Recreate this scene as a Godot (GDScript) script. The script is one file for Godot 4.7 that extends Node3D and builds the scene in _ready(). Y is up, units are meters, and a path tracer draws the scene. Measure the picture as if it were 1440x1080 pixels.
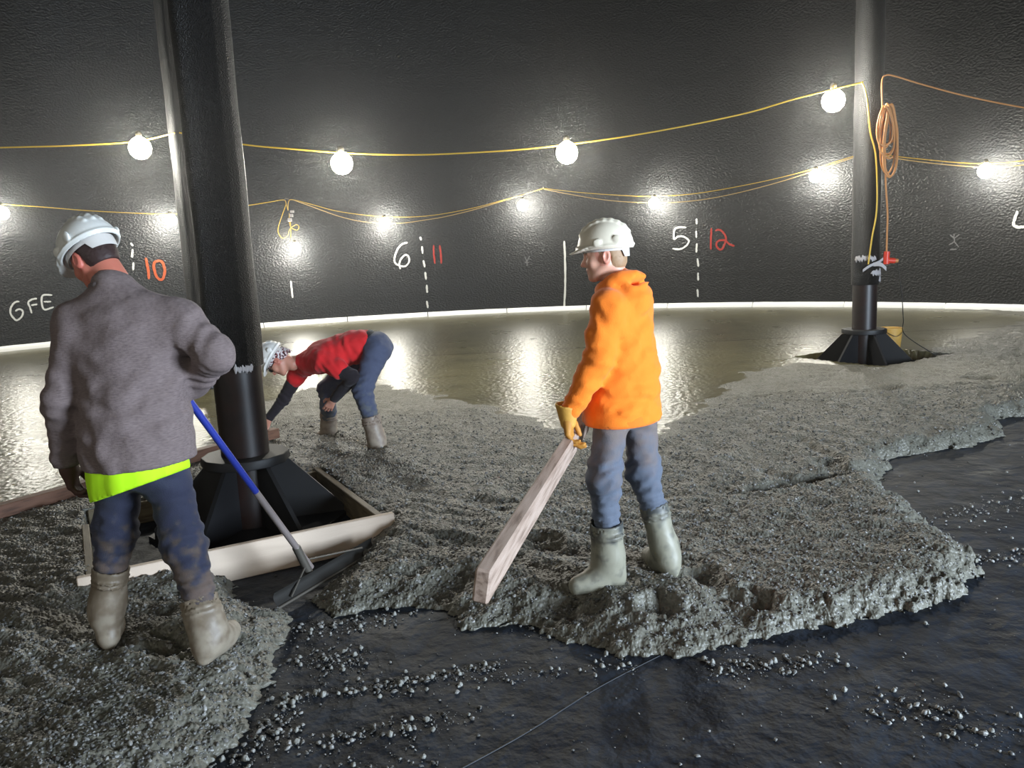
extends Node3D
# Wet concrete being placed inside a round tank. Metres, y up, the camera looks along -z.

const CX := -1.43
const CZ := -9.01
const RW := 13.33
const TOP := 9.0
const DOOR_A := 0.74
const DOOR_B := 1.01
const NEAR_COL := Vector2(-1.77, -5.15)
const RIGHT_COL := Vector2(4.70, -10.6)
const BACK_COL := Vector2(-4.13, -10.9)
var EDGE: PackedVector2Array = PackedVector2Array([Vector2(-1.15, -2.50), Vector2(-1.11, -2.82), Vector2(-1.12, -3.05), Vector2(-1.16, -3.26), Vector2(-1.13, -3.52), Vector2(-1.22, -3.72), Vector2(-1.37, -3.81), Vector2(-1.52, -3.87), Vector2(-1.72, -4.35), Vector2(-0.95, -4.82), Vector2(-0.93, -4.45), Vector2(-0.97, -4.10), Vector2(-1.03, -3.88), Vector2(-0.90, -3.77), Vector2(-0.73, -3.81), Vector2(-0.48, -3.82), Vector2(-0.33, -3.74), Vector2(-0.25, -3.55), Vector2(-0.12, -3.54), Vector2(0.01, -3.57), Vector2(0.14, -3.46), Vector2(0.26, -3.34), Vector2(0.40, -3.23), Vector2(0.55, -3.21), Vector2(0.67, -3.20), Vector2(0.84, -3.26), Vector2(0.97, -3.33), Vector2(1.06, -3.34), Vector2(1.43, -3.42), Vector2(1.76, -3.50), Vector2(2.02, -3.63), Vector2(2.24, -3.82), Vector2(2.32, -4.00), Vector2(2.34, -4.21), Vector2(2.28, -4.39), Vector2(2.37, -4.63), Vector2(2.42, -4.91), Vector2(2.41, -5.23), Vector2(2.50, -5.47), Vector2(2.71, -5.79), Vector2(2.77, -6.03), Vector2(3.25, -6.21), Vector2(3.63, -6.27), Vector2(4.07, -6.62), Vector2(4.20, -6.88), Vector2(4.30, -7.14), Vector2(4.74, -7.30)])
var SMOOTH: PackedVector2Array = PackedVector2Array([Vector2(-2.61, -10.40), Vector2(-1.65, -10.22), Vector2(-1.01, -9.35), Vector2(-0.16, -8.20), Vector2(0.31, -7.29), Vector2(0.78, -6.82), Vector2(1.26, -6.72), Vector2(2.08, -8.28), Vector2(2.90, -9.79), Vector2(3.79, -10.31), Vector2(4.53, -9.71), Vector2(6.18, -11.30), Vector2(7.36, -12.45), Vector2(8.75, -13.59)])
const STROKES := [
	["painted_letter", "white spray painted letter G", "w", 0.05, [[-2.3735, 1.20, -2.3775, 1.20, -2.3828, 1.15, -2.3873, 1.05, -2.3882, 0.96, -2.3861, 0.87, -2.3810, 0.79, -2.3739, 0.84, -2.3699, 0.93, -2.3705, 1.00, -2.3747, 1.03, -2.3799, 1.00]]],
	["painted_letter", "white spray painted letter F", "w", 0.05, [[-2.3465, 1.24, -2.3529, 1.23, -2.3594, 1.17, -2.3579, 1.05, -2.3567, 0.93], [-2.3547, 1.10, -2.3473, 1.11]]],
	["painted_letter", "white spray painted letter E", "w", 0.05, [[-2.3221, 1.30, -2.3369, 1.29, -2.3374, 0.99, -2.3224, 1.02], [-2.3349, 1.16, -2.3253, 1.15]]],
	["painted_dash", "", "w", 0.06, [[-2.1827, 2.42, -2.1807, 2.37]]],
	["painted_dash", "", "w", 0.07, [[-2.1817, 2.26, -2.1837, 2.10]]],
	["painted_dash", "", "w", 0.06, [[-2.1829, 1.95, -2.1846, 1.79]]],
	["painted_number", "orange spray painted number 10", "o", 0.08, [[-2.1607, 2.04, -2.1596, 1.88, -2.1591, 1.74, -2.1598, 1.56], [-2.1394, 1.98, -2.1473, 1.93, -2.1486, 1.77, -2.1453, 1.57, -2.1382, 1.51, -2.1323, 1.62, -2.1308, 1.79, -2.1334, 1.94, -2.1394, 1.98]]],
	["painted_dash", "", "w", 0.07, [[-2.0864, 1.48, -2.0802, 1.53, -2.0717, 1.53]]],
	["painted_dash", "", "w", 0.08, [[-2.0768, 1.30, -2.0748, 1.22]]],
	["painted_letter", "white spray painted mark like a small F", "w", 0.05, [[-2.0764, 1.01, -2.0858, 0.99, -2.0879, 0.89, -2.0802, 0.87]]],
	["painted_number", "white spray painted number 6", "w", 0.06, [[-1.6640, 2.16, -1.6755, 2.11, -1.6851, 1.97, -1.6910, 1.77, -1.6909, 1.63, -1.6833, 1.56, -1.6722, 1.52, -1.6637, 1.61, -1.6615, 1.71, -1.6642, 1.81, -1.6706, 1.82, -1.6784, 1.72, -1.6823, 1.60, -1.6814, 1.47]]],
	["painted_dash", "", "w", 0.07, [[-1.6360, 2.28, -1.6347, 2.22]]],
	["painted_dash", "", "w", 0.07, [[-1.6338, 2.02, -1.6336, 1.86]]],
	["painted_dash", "", "w", 0.07, [[-1.6328, 1.64, -1.6311, 1.49]]],
	["painted_dash", "", "w", 0.07, [[-1.6308, 1.32, -1.6300, 1.15]]],
	["painted_dash", "", "w", 0.07, [[-1.6296, 0.97, -1.6293, 0.79]]],
	["painted_dash", "", "w", 0.07, [[-1.6314, 0.53, -1.6301, 0.37]]],
	["painted_number", "red spray painted number 11", "r", 0.06, [[-1.6101, 2.04, -1.6106, 1.81, -1.6096, 1.57], [-1.5976, 2.03, -1.5963, 1.80, -1.5966, 1.56]]],
	["painted_number", "white spray painted number 5", "w", 0.06, [[-1.0982, 2.16, -1.1182, 2.15, -1.1216, 1.89, -1.1131, 1.94, -1.1046, 1.94, -1.0955, 1.87, -1.0925, 1.80, -1.0987, 1.69, -1.1096, 1.62, -1.1235, 1.64]]],
	["painted_dash", "", "w", 0.06, [[-1.0771, 2.35, -1.0771, 2.24]]],
	["painted_dash", "", "w", 0.06, [[-1.0782, 2.05, -1.0779, 1.90]]],
	["painted_dash", "", "w", 0.06, [[-1.0773, 1.73, -1.0782, 1.53]]],
	["painted_dash", "", "w", 0.06, [[-1.0764, 1.35, -1.0748, 1.17]]],
	["painted_dash", "", "w", 0.06, [[-1.0757, 0.99, -1.0754, 0.82]]],
	["painted_dash", "", "w", 0.06, [[-1.0772, 0.57, -1.0762, 0.40]]],
	["painted_number", "orange red spray painted number 12", "r", 0.06, [[-1.0489, 2.09, -1.0499, 1.85, -1.0504, 1.59], [-1.0407, 2.04, -1.0332, 2.05, -1.0243, 1.94, -1.0214, 1.81, -1.0260, 1.63, -1.0320, 1.56, -1.0387, 1.63, -1.0394, 1.73, -1.0334, 1.79, -1.0229, 1.78, -1.0155, 1.69, -1.0066, 1.64]]],
	["painted_line", "long white upright spray painted line", "w", 0.07, [[-1.3415, 1.97, -1.3412, 1.59, -1.3424, 0.92, -1.3468, 0.19]]],
	["painted_line", "short white upright spray painted line under low bulb", "w", 0.06, [[-1.9008, 1.28, -1.9006, 1.11, -1.9002, 0.86]]],
	["painted_letter", "white spray painted figure cut by frame edge", "w", 0.07, [[-0.5421, 2.03, -0.5453, 1.89, -0.5462, 1.79, -0.5410, 1.74, -0.5320, 1.74, -0.5223, 1.74], [-0.5257, 2.00, -0.5258, 1.81, -0.5265, 1.56]]],
	["painted_mark", "faint grey star shaped mark", "f", 0.03, [[-0.6379, 1.65, -0.6323, 1.58, -0.6316, 1.51, -0.6391, 1.45], [-0.6321, 1.66, -0.6318, 1.58, -0.6245, 1.65], [-0.6316, 1.51, -0.6247, 1.40], [-0.6370, 1.35, -0.6281, 1.35]]],
	["painted_mark", "faint grey forked mark", "f", 0.03, [[-1.4238, 1.62, -1.4199, 1.48, -1.4203, 1.37], [-1.4135, 1.63, -1.4199, 1.48], [-1.4243, 1.47, -1.4155, 1.46]]],
]
const M := {"lhip": Vector3(0.465, 1.047, -3.660), "rhip": Vector3(0.595, 1.016, -3.800), "lkn": Vector3(0.408, 0.667, -3.620), "rkn": Vector3(0.623, 0.621, -3.820), "lan": Vector3(0.420, 0.219, -3.660), "ran": Vector3(0.715, 0.147, -3.800), "ltoe": Vector3(0.244, 0.202, -3.600), "rtoe": Vector3(0.709, 0.025, -3.970), "pel": Vector3(0.530, 1.004, -3.730), "wai": Vector3(0.545, 1.207, -3.730), "che": Vector3(0.529, 1.357, -3.730), "lsh": Vector3(0.449, 1.446, -3.600), "rsh": Vector3(0.646, 1.445, -3.880), "lel": Vector3(0.389, 1.210, -3.560), "lwr": Vector3(0.261, 0.986, -3.580), "rel": Vector3(0.640, 1.139, -3.950), "rwr": Vector3(0.460, 0.908, -3.980), "nk": Vector3(0.509, 1.523, -3.740), "nkt": Vector3(0.491, 1.589, -3.740), "head": Vector3(0.438, 1.669, -3.740)}
const L := {"lhip": Vector3(-1.617, 1.038, -3.240), "rhip": Vector3(-1.430, 1.037, -3.200), "lkn": Vector3(-1.739, 0.621, -3.340), "rkn": Vector3(-1.433, 0.585, -3.220), "lan": Vector3(-1.767, 0.262, -3.220), "ran": Vector3(-1.318, 0.229, -3.140), "ltoe": Vector3(-1.932, 0.109, -3.450), "rtoe": Vector3(-1.342, 0.098, -3.320), "pel": Vector3(-1.535, 0.963, -3.220), "wai": Vector3(-1.524, 1.200, -3.220), "che": Vector3(-1.524, 1.430, -3.240), "lsh": Vector3(-1.693, 1.526, -3.220), "rsh": Vector3(-1.308, 1.493, -3.220), "lel": Vector3(-1.762, 1.219, -3.180), "lwr": Vector3(-1.854, 0.924, -3.260), "rel": Vector3(-1.141, 1.379, -3.100), "rwr": Vector3(-1.414, 1.199, -3.400), "nk": Vector3(-1.579, 1.674, -3.270), "nkt": Vector3(-1.637, 1.742, -3.300), "head": Vector3(-1.673, 1.820, -3.330)}
const B := {"lhip": Vector3(-1.177, 0.920, -7.020), "rhip": Vector3(-1.277, 0.905, -7.240), "lkn": Vector3(-1.298, 0.617, -6.900), "rkn": Vector3(-1.747, 0.550, -7.360), "lan": Vector3(-1.225, 0.175, -6.850), "ran": Vector3(-1.758, 0.169, -7.500), "ltoe": Vector3(-1.308, 0.108, -6.800), "rtoe": Vector3(-1.891, 0.088, -7.520), "pel": Vector3(-1.218, 0.935, -7.130), "wai": Vector3(-1.375, 0.962, -7.130), "che": Vector3(-1.622, 0.891, -7.130), "lsh": Vector3(-1.628, 0.864, -6.950), "rsh": Vector3(-1.936, 0.758, -7.320), "lel": Vector3(-1.367, 0.717, -6.880), "lwr": Vector3(-1.565, 0.515, -6.980), "rel": Vector3(-2.113, 0.490, -7.350), "rwr": Vector3(-2.261, 0.319, -7.300), "nk": Vector3(-1.867, 0.852, -7.130), "nkt": Vector3(-1.942, 0.838, -7.120), "head": Vector3(-2.018, 0.845, -7.100)}


var mats := {}
var used := {}
var rng := RandomNumberGenerator.new()

const UPPER_ENERGY := 6.5
const LOWER_ENERGY := 7.0

func _ready() -> void:
	# camera
	var cam := Camera3D.new()
	cam.name = "camera"
	cam.fov = 51.08
	cam.near = 0.05
	cam.far = 200.0
	cam.transform = Transform3D(Basis(Vector3.RIGHT, -deg_to_rad(9.15)) * Basis(Vector3.BACK, -0.05), Vector3(0, 1.70, 0))
	add_child(cam)
	cam.current = true
	# sky seen through the doorway, exposure, haze of the damp air
	var env := Environment.new()
	env.background_mode = Environment.BG_COLOR
	env.background_color = Color(0.80, 0.88, 1.0)
	env.background_energy_multiplier = 1.0
	env.tonemap_mode = Environment.TONE_MAPPER_LINEAR
	env.tonemap_exposure = 1.0
	env.volumetric_fog_enabled = true
	env.volumetric_fog_density = 0.0022
	env.volumetric_fog_albedo = Color(1, 1, 1)
	env.volumetric_fog_anisotropy = 0.93
	env.sdfgi_enabled = true
	env.ssao_enabled = true
	env.ssil_enabled = true
	var we := WorldEnvironment.new()
	we.name = "world"
	we.environment = env
	add_child(we)
	# daylight through the tall doorway behind the camera, on its right
	var day := AreaLight3D.new()
	day.name = "doorway_daylight"
	day.area_size = Vector2(2.9, 2.4)
	day.light_energy = 185.0
	day.light_color = Color(0.86, 0.93, 1.0)
	day.area_range = 60.0
	day.area_attenuation = 2.0
	day.shadow_enabled = true
	var da := (DOOR_A + DOOR_B) * 0.5
	day.transform = Transform3D(Basis(), on_wall(da, 1.45, -0.1)).looking_at(Vector3(0.5, 1.2, -4.5))
	add_child(day)
	make_materials()
	build_setting()
	build_columns()
	build_cords()
	build_bulbs()
	build_bulbs_behind()
	build_people()

func make_materials() -> void:
	var m := mat("wall", Color(0.07, 0.077, 0.086), 0.40)
	m.heightmap_enabled = true
	m.heightmap_texture = noise_tex(1024, 0.030, FastNoiseLite.TYPE_SIMPLEX_SMOOTH, 4, 3)
	m.heightmap_scale = 1.5
	m.uv1_scale = Vector3(0.42, 0.62, 1)
	m.roughness_texture = noise_tex(512, 0.01, FastNoiseLite.TYPE_SIMPLEX_SMOOTH, 4, 9, ramp([[0.0, Color(0.75, 0.75, 0.75)], [1.0, Color(1.5, 1.5, 1.5)]]))
	m = mat("sleeve", Color(0.05, 0.045, 0.048), 0.45)
	m.heightmap_enabled = true
	m.heightmap_texture = noise_tex(1024, 0.05, FastNoiseLite.TYPE_SIMPLEX_SMOOTH, 4, 4)
	m.heightmap_scale = 2.4
	m.uv1_scale = Vector3(1.6, 1.6, 1)
	m = mat("roof", Color(0.16, 0.16, 0.165), 0.8)
	m = mat("pipe", Color(0.13, 0.085, 0.08), 0.42)
	m.albedo_texture = noise_tex(512, 0.012, FastNoiseLite.TYPE_SIMPLEX_SMOOTH, 4, 5, ramp([[0.0, Color(0.7, 0.7, 0.75)], [0.55, Color(1, 1, 1)], [1.0, Color(1.0, 0.75, 0.7)]]))
	m = mat("plate", Color(0.07, 0.07, 0.08), 0.55)
	m = mat("sheet", Color(0.17, 0.195, 0.235), 0.60)
	m.metallic_specular = 0.3
	triplanar(m, Vector3(0.5, 0.5, 0.5))
	m.albedo_texture = noise_tex(1024, 0.006, FastNoiseLite.TYPE_SIMPLEX_SMOOTH, 6, 6, ramp([[0.0, Color(0.62, 0.62, 0.64)], [0.5, Color(0.8, 0.8, 0.8)], [0.72, Color(1.0, 1.0, 1.0)], [1.0, Color(1.0, 0.97, 0.9)]]))
	m.heightmap_enabled = true
	m.heightmap_texture = noise_tex(1024, 0.012, FastNoiseLite.TYPE_SIMPLEX_SMOOTH, 5, 7)
	m.heightmap_scale = 1.2
	m.roughness_texture = noise_tex(512, 0.008, FastNoiseLite.TYPE_SIMPLEX_SMOOTH, 5, 8, ramp([[0.0, Color(0.8, 0.8, 0.8)], [1.0, Color(1.3, 1.3, 1.3)]]))
	mat("seam", Color(0.15, 0.165, 0.19), 0.55)
	m = mat("slab", Color(0.40, 0.38, 0.28), 0.30)
	triplanar(m, Vector3(0.22, 0.22, 0.22))
	m.albedo_texture = noise_tex(1024, 0.006, FastNoiseLite.TYPE_SIMPLEX_SMOOTH, 5, 16, ramp([[0.0, Color(0.78, 0.78, 0.76)], [0.5, Color(0.92, 0.92, 0.91)], [1.0, Color(1, 1, 1)]]))
	m.heightmap_enabled = true
	m.heightmap_texture = noise_tex(1024, 0.05, FastNoiseLite.TYPE_SIMPLEX_SMOOTH, 5, 17)
	m.heightmap_scale = 0.6
	m.roughness_texture = noise_tex(512, 0.007, FastNoiseLite.TYPE_SIMPLEX_SMOOTH, 4, 18, ramp([[0.0, Color(0.8, 0.8, 0.8)], [1.0, Color(1.5, 1.5, 1.5)]]))
	m = mat("heap", Color(0.48, 0.47, 0.43), 0.48)
	triplanar(m, Vector3(1.1, 1.1, 1.1))
	m.albedo_texture = noise_tex(1024, 0.02, FastNoiseLite.TYPE_SIMPLEX_SMOOTH, 5, 26, ramp([[0.0, Color(0.6, 0.6, 0.58)], [0.5, Color(0.85, 0.85, 0.84)], [1.0, Color(1, 1, 1)]]))
	m.heightmap_enabled = true
	m.heightmap_texture = noise_tex(1024, 0.055, FastNoiseLite.TYPE_CELLULAR, 1, 27)
	m.heightmap_flip_texture = true
	m.heightmap_scale = 1.1
	vertex_coloured(mat("grain", Color(1, 1, 1), 0.42))
	mat("stone", Color(0.52, 0.52, 0.50), 0.5)
	mat("foam", Color(0.93, 0.93, 0.92), 0.55)
	mat("paint_white", Color(0.84, 0.84, 0.82), 0.6)
	mat("paint_orange", Color(0.74, 0.31, 0.10), 0.6)
	mat("paint_red", Color(0.66, 0.17, 0.12), 0.6)
	mat("paint_faint", Color(0.45, 0.45, 0.45), 0.6)
	mat("tape", Color(0.68, 0.66, 0.66), 0.6)
	mat("pine", Color(0.82, 0.745, 0.67), 0.62)
	mat("muddy", Color(0.46, 0.42, 0.33), 0.6)
	mat("redwood", Color(0.45, 0.32, 0.25), 0.6)
	mat("timber", Color(0.74, 0.66, 0.61), 0.7)
	for k in ["pine", "muddy", "redwood", "timber"]:
		m = mats[k]
		triplanar(m, Vector3(0.6, 5.0, 5.0))
		if k != "pine": m.albedo_texture = wood_grain()
		m.heightmap_enabled = true
		m.heightmap_texture = wood_grain()
		m.heightmap_scale = 0.15
	mat("worn_pole", Color(0.47, 0.43, 0.42), 0.5)
	mat("blue_pole", Color(0.14, 0.20, 0.55), 0.38)
	mat("mud_steel", Color(0.10, 0.09, 0.075), 0.7)
	mat("dull_steel", Color(0.40, 0.38, 0.35), 0.45, 0.5)
	mat("pail", Color(0.80, 0.63, 0.32), 0.5)
	mat("cord_yellow", Color(0.78, 0.64, 0.20), 0.5)
	mat("cord_tan", Color(0.72, 0.60, 0.36), 0.5)
	mat("cord_orange", Color(0.74, 0.50, 0.27), 0.5)
	mat("red_plastic", Color(0.85, 0.22, 0.13), 0.4)
	mat("black_rubber", Color(0.06, 0.06, 0.06), 0.6)
	mat("socket", Color(0.30, 0.28, 0.22), 0.5)
	m = mat("glow", Color(1, 1, 1), 0.4)
	m.emission_enabled = true
	m.emission = Color(1.0, 0.985, 0.91)
	m.emission_energy_multiplier = 8.0
	make_people_materials()

var grain_tex: NoiseTexture2D
func wood_grain() -> NoiseTexture2D:
	if grain_tex == null:
		grain_tex = noise_tex(512, 0.012, FastNoiseLite.TYPE_SIMPLEX_SMOOTH, 5, 33, ramp([[0.0, Color(0.62, 0.58, 0.55)], [0.45, Color(0.9, 0.88, 0.86)], [1.0, Color(1, 1, 1)]]))
	return grain_tex

# ------------------------------------------------------------------ small helpers
func numbered(called: String) -> String:
	if not used.has(called):
		used[called] = 0
		return called
	used[called] += 1
	return "%s_%03d" % [called, used[called]]

func tag(o: Node, label := "", category := "", group := "", kind := "") -> Node:
	if label: o.set_meta("label", label)
	if category: o.set_meta("category", category)
	if group: o.set_meta("group", group)
	if kind: o.set_meta("kind", kind)
	return o

func put(called: String, mesh: Mesh, m: Material, parent: Node = null) -> MeshInstance3D:
	var o := MeshInstance3D.new()
	o.mesh = mesh
	o.material_override = m
	o.cast_shadow = GeometryInstance3D.SHADOW_CASTING_SETTING_ON
	if parent == null:
		o.name = numbered(called)
		add_child(o)
	else:
		o.name = called
		parent.add_child(o, true)
	return o

func base(called: String, at := Vector3.ZERO) -> Node3D:
	var o := Node3D.new()
	o.name = numbered(called)
	o.position = at
	add_child(o)
	return o

func noise_tex(size: int, freq: float, kind := FastNoiseLite.TYPE_SIMPLEX_SMOOTH, oct := 4, sd := 1, ramp: Gradient = null, normal := false, bump := 4.0) -> NoiseTexture2D:
	var n := FastNoiseLite.new()
	n.noise_type = kind
	n.frequency = freq
	n.fractal_octaves = oct
	n.seed = sd
	if kind == FastNoiseLite.TYPE_CELLULAR:
		n.cellular_return_type = FastNoiseLite.RETURN_DISTANCE
	var t := NoiseTexture2D.new()
	t.width = size
	t.height = size
	t.seamless = true
	t.seamless_blend_skirt = 0.15
	t.noise = n
	if ramp: t.color_ramp = ramp
	t.as_normal_map = normal
	t.bump_strength = bump
	return t

func ramp(list: Array) -> Gradient:
	var g := Gradient.new()
	var o := PackedFloat32Array()
	var c := PackedColorArray()
	for e in list:
		o.append(e[0])
		c.append(e[1])
	g.offsets = o
	g.colors = c
	return g

func mat(called: String, c: Color, rough := 0.6, metal := 0.0) -> StandardMaterial3D:
	var m := StandardMaterial3D.new()
	m.resource_name = called
	m.albedo_color = c
	m.roughness = rough
	m.metallic = metal
	mats[called] = m
	return m

func triplanar(m: StandardMaterial3D, scale: Vector3, world := false) -> void:
	m.uv1_triplanar = true
	m.uv1_world_triplanar = world
	m.uv1_scale = scale

func vertex_coloured(m: StandardMaterial3D) -> StandardMaterial3D:
	m.vertex_color_use_as_albedo = true
	return m

func array_mesh(v: PackedVector3Array, n: PackedVector3Array, ix: PackedInt32Array, c := PackedColorArray(), uv := PackedVector2Array()) -> ArrayMesh:
	var a := []
	a.resize(Mesh.ARRAY_MAX)
	a[Mesh.ARRAY_VERTEX] = v
	a[Mesh.ARRAY_NORMAL] = n
	a[Mesh.ARRAY_INDEX] = ix
	if c.size(): a[Mesh.ARRAY_COLOR] = c
	if uv.size(): a[Mesh.ARRAY_TEX_UV] = uv
	var m := ArrayMesh.new()
	m.add_surface_from_arrays(Mesh.PRIMITIVE_TRIANGLES, a)
	return m

func smooth_normals(v: PackedVector3Array, ix: PackedInt32Array) -> PackedVector3Array:
	var n := PackedVector3Array()
	n.resize(v.size())
	for t in range(0, ix.size(), 3):
		var a := ix[t]
		var b := ix[t + 1]
		var c := ix[t + 2]
		var f := (v[c] - v[a]).cross(v[b] - v[a])
		n[a] += f
		n[b] += f
		n[c] += f
	for i in n.size():
		n[i] = n[i].normalized()
	return n

func curve(pts: Array, per := 6) -> PackedVector3Array:
	# Catmull-Rom through the points
	var out := PackedVector3Array()
	for i in pts.size() - 1:
		var p0: Vector3 = pts[maxi(i - 1, 0)]
		var p1: Vector3 = pts[i]
		var p2: Vector3 = pts[i + 1]
		var p3: Vector3 = pts[mini(i + 2, pts.size() - 1)]
		for k in per:
			out.append(p1.cubic_interpolate(p2, p0, p3, float(k) / per))
	out.append(pts[-1])
	return out

func tube(path: PackedVector3Array, r: float, sides := 8, r_end := -1.0) -> ArrayMesh:
	if r_end < 0.0: r_end = r
	var v := PackedVector3Array()
	var n := PackedVector3Array()
	var ix := PackedInt32Array()
	var up := Vector3.UP
	var count := path.size()
	for i in count:
		var d := (path[mini(i + 1, count - 1)] - path[maxi(i - 1, 0)]).normalized()
		if absf(d.dot(up)) > 0.95: up = Vector3.RIGHT if absf(d.x) < 0.9 else Vector3.FORWARD
		var s := d.cross(up).normalized()
		up = s.cross(d).normalized()
		var rr := lerpf(r, r_end, float(i) / maxf(count - 1, 1))
		for k in sides:
			var a := TAU * k / sides
			var o := s * cos(a) + up * sin(a)
			v.append(path[i] + o * rr)
			n.append(o)
	for i in count - 1:
		for k in sides:
			var a := i * sides + k
			var b := i * sides + (k + 1) % sides
			var c := a + sides
			var e := b + sides
			ix.append_array([a, b, c, b, e, c])
	for end in 2:
		var o := (count - 1) * sides * end
		var cidx := v.size()
		v.append(path[(count - 1) * end])
		n.append((path[0] - path[1]).normalized() if end == 0 else (path[-1] - path[-2]).normalized())
		for k in sides:
			if end == 0: ix.append_array([cidx, o + (k + 1) % sides, o + k])
			else: ix.append_array([cidx, o + k, o + (k + 1) % sides])
	return array_mesh(v, n, ix)

func lathe(profile: Array, sides := 48, uvs := Vector2(1, 1)) -> ArrayMesh:
	# profile of Vector2(radius, y), hard edges between pieces given twice
	var v := PackedVector3Array()
	var uv := PackedVector2Array()
	var ix := PackedInt32Array()
	var w := sides + 1
	var run := 0.0
	for i in profile.size():
		if i > 0: run += (profile[i] as Vector2).distance_to(profile[i - 1])
		for k in w:
			var a := TAU * k / sides
			v.append(Vector3(cos(a) * profile[i].x, profile[i].y, sin(a) * profile[i].x))
			uv.append(Vector2(float(k) / sides * uvs.x, run * uvs.y))
	for i in profile.size() - 1:
		if profile[i] == profile[i + 1]: continue
		for k in sides:
			var a := i * w + k
			ix.append_array([a, a + 1, a + w, a + 1, a + w + 1, a + w])
	var n := smooth_normals(v, ix)
	for i in profile.size():
		var j := i * w
		var s := (n[j] + n[j + sides]).normalized()
		n[j] = s
		n[j + sides] = s
	return array_mesh(v, n, ix, PackedColorArray(), uv)

func chamfer_box(size: Vector3, c := 0.004) -> ArrayMesh:
	# a box with chamfered edges, centred
	var st := SurfaceTool.new()
	st.begin(Mesh.PRIMITIVE_TRIANGLES)
	st.set_smooth_group(-1)
	var h := size / 2.0
	c = minf(c, minf(h.x, minf(h.y, h.z)) * 0.6)
	var faces: Array = []
	for ax in 3:
		for s in [-1.0, 1.0]:
			var q := []
			for st4 in [[-1, -1], [1, -1], [1, 1], [-1, 1]]:
				var p := Vector3.ZERO
				p[ax] = s * h[ax]
				p[(ax + 1) % 3] = st4[0] * (h[(ax + 1) % 3] - c)
				p[(ax + 2) % 3] = st4[1] * (h[(ax + 2) % 3] - c)
				q.append(p)
			faces.append(q)
	for ax in 3:
		var b := (ax + 1) % 3
		var d := (ax + 2) % 3
		for s in [-1.0, 1.0]:
			for t in [-1.0, 1.0]:
				var q := []
				for e in [[-1.0, 0], [1.0, 0], [1.0, 1], [-1.0, 1]]:
					var p := Vector3.ZERO
					p[ax] = e[0] * (h[ax] - c)
					p[b] = s * (h[b] - (c if e[1] == 1 else 0.0))
					p[d] = t * (h[d] - (0.0 if e[1] == 1 else c))
					q.append(p)
				faces.append(q)
	for sx in [-1.0, 1.0]:
		for sy in [-1.0, 1.0]:
			for sz in [-1.0, 1.0]:
				faces.append([Vector3(sx * h.x, sy * (h.y - c), sz * (h.z - c)), Vector3(sx * (h.x - c), sy * h.y, sz * (h.z - c)), Vector3(sx * (h.x - c), sy * (h.y - c), sz * h.z)])
	for q in faces:
		var mid := Vector3.ZERO
		for p in q: mid += p
		var nn: Vector3 = (q[1] - q[0]).cross(q[2] - q[0])
		if nn.dot(mid) > 0.0: q.reverse()
		nn = -(q[1] - q[0]).cross(q[2] - q[0]).normalized()
		for t in range(1, q.size() - 1):
			for p in [q[0], q[t], q[t + 1]]:
				st.set_normal(nn)
				st.set_uv(Vector2(p.x + p.z, p.y))
				st.add_vertex(p)
	return st.commit()

func beam(called: String, a: Vector3, b: Vector3, w: float, h: float, m: Material, parent: Node = null, up := Vector3.UP, c := 0.004) -> MeshInstance3D:
	# a board from a to b, w across, h along up; its local x runs along it
	var d := (b - a).normalized()
	var s := d.cross(up).normalized()
	var u := s.cross(d).normalized()
	var o := put(called, chamfer_box(Vector3(a.distance_to(b), h, w), c), m, parent)
	o.transform = Transform3D(Basis(d, u, s), (a + b) / 2.0)
	return o

func on_wall(a: float, y: float, off := 0.0) -> Vector3:
	return Vector3(CX + (RW - off) * cos(a), y, CZ + (RW - off) * sin(a))

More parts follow.
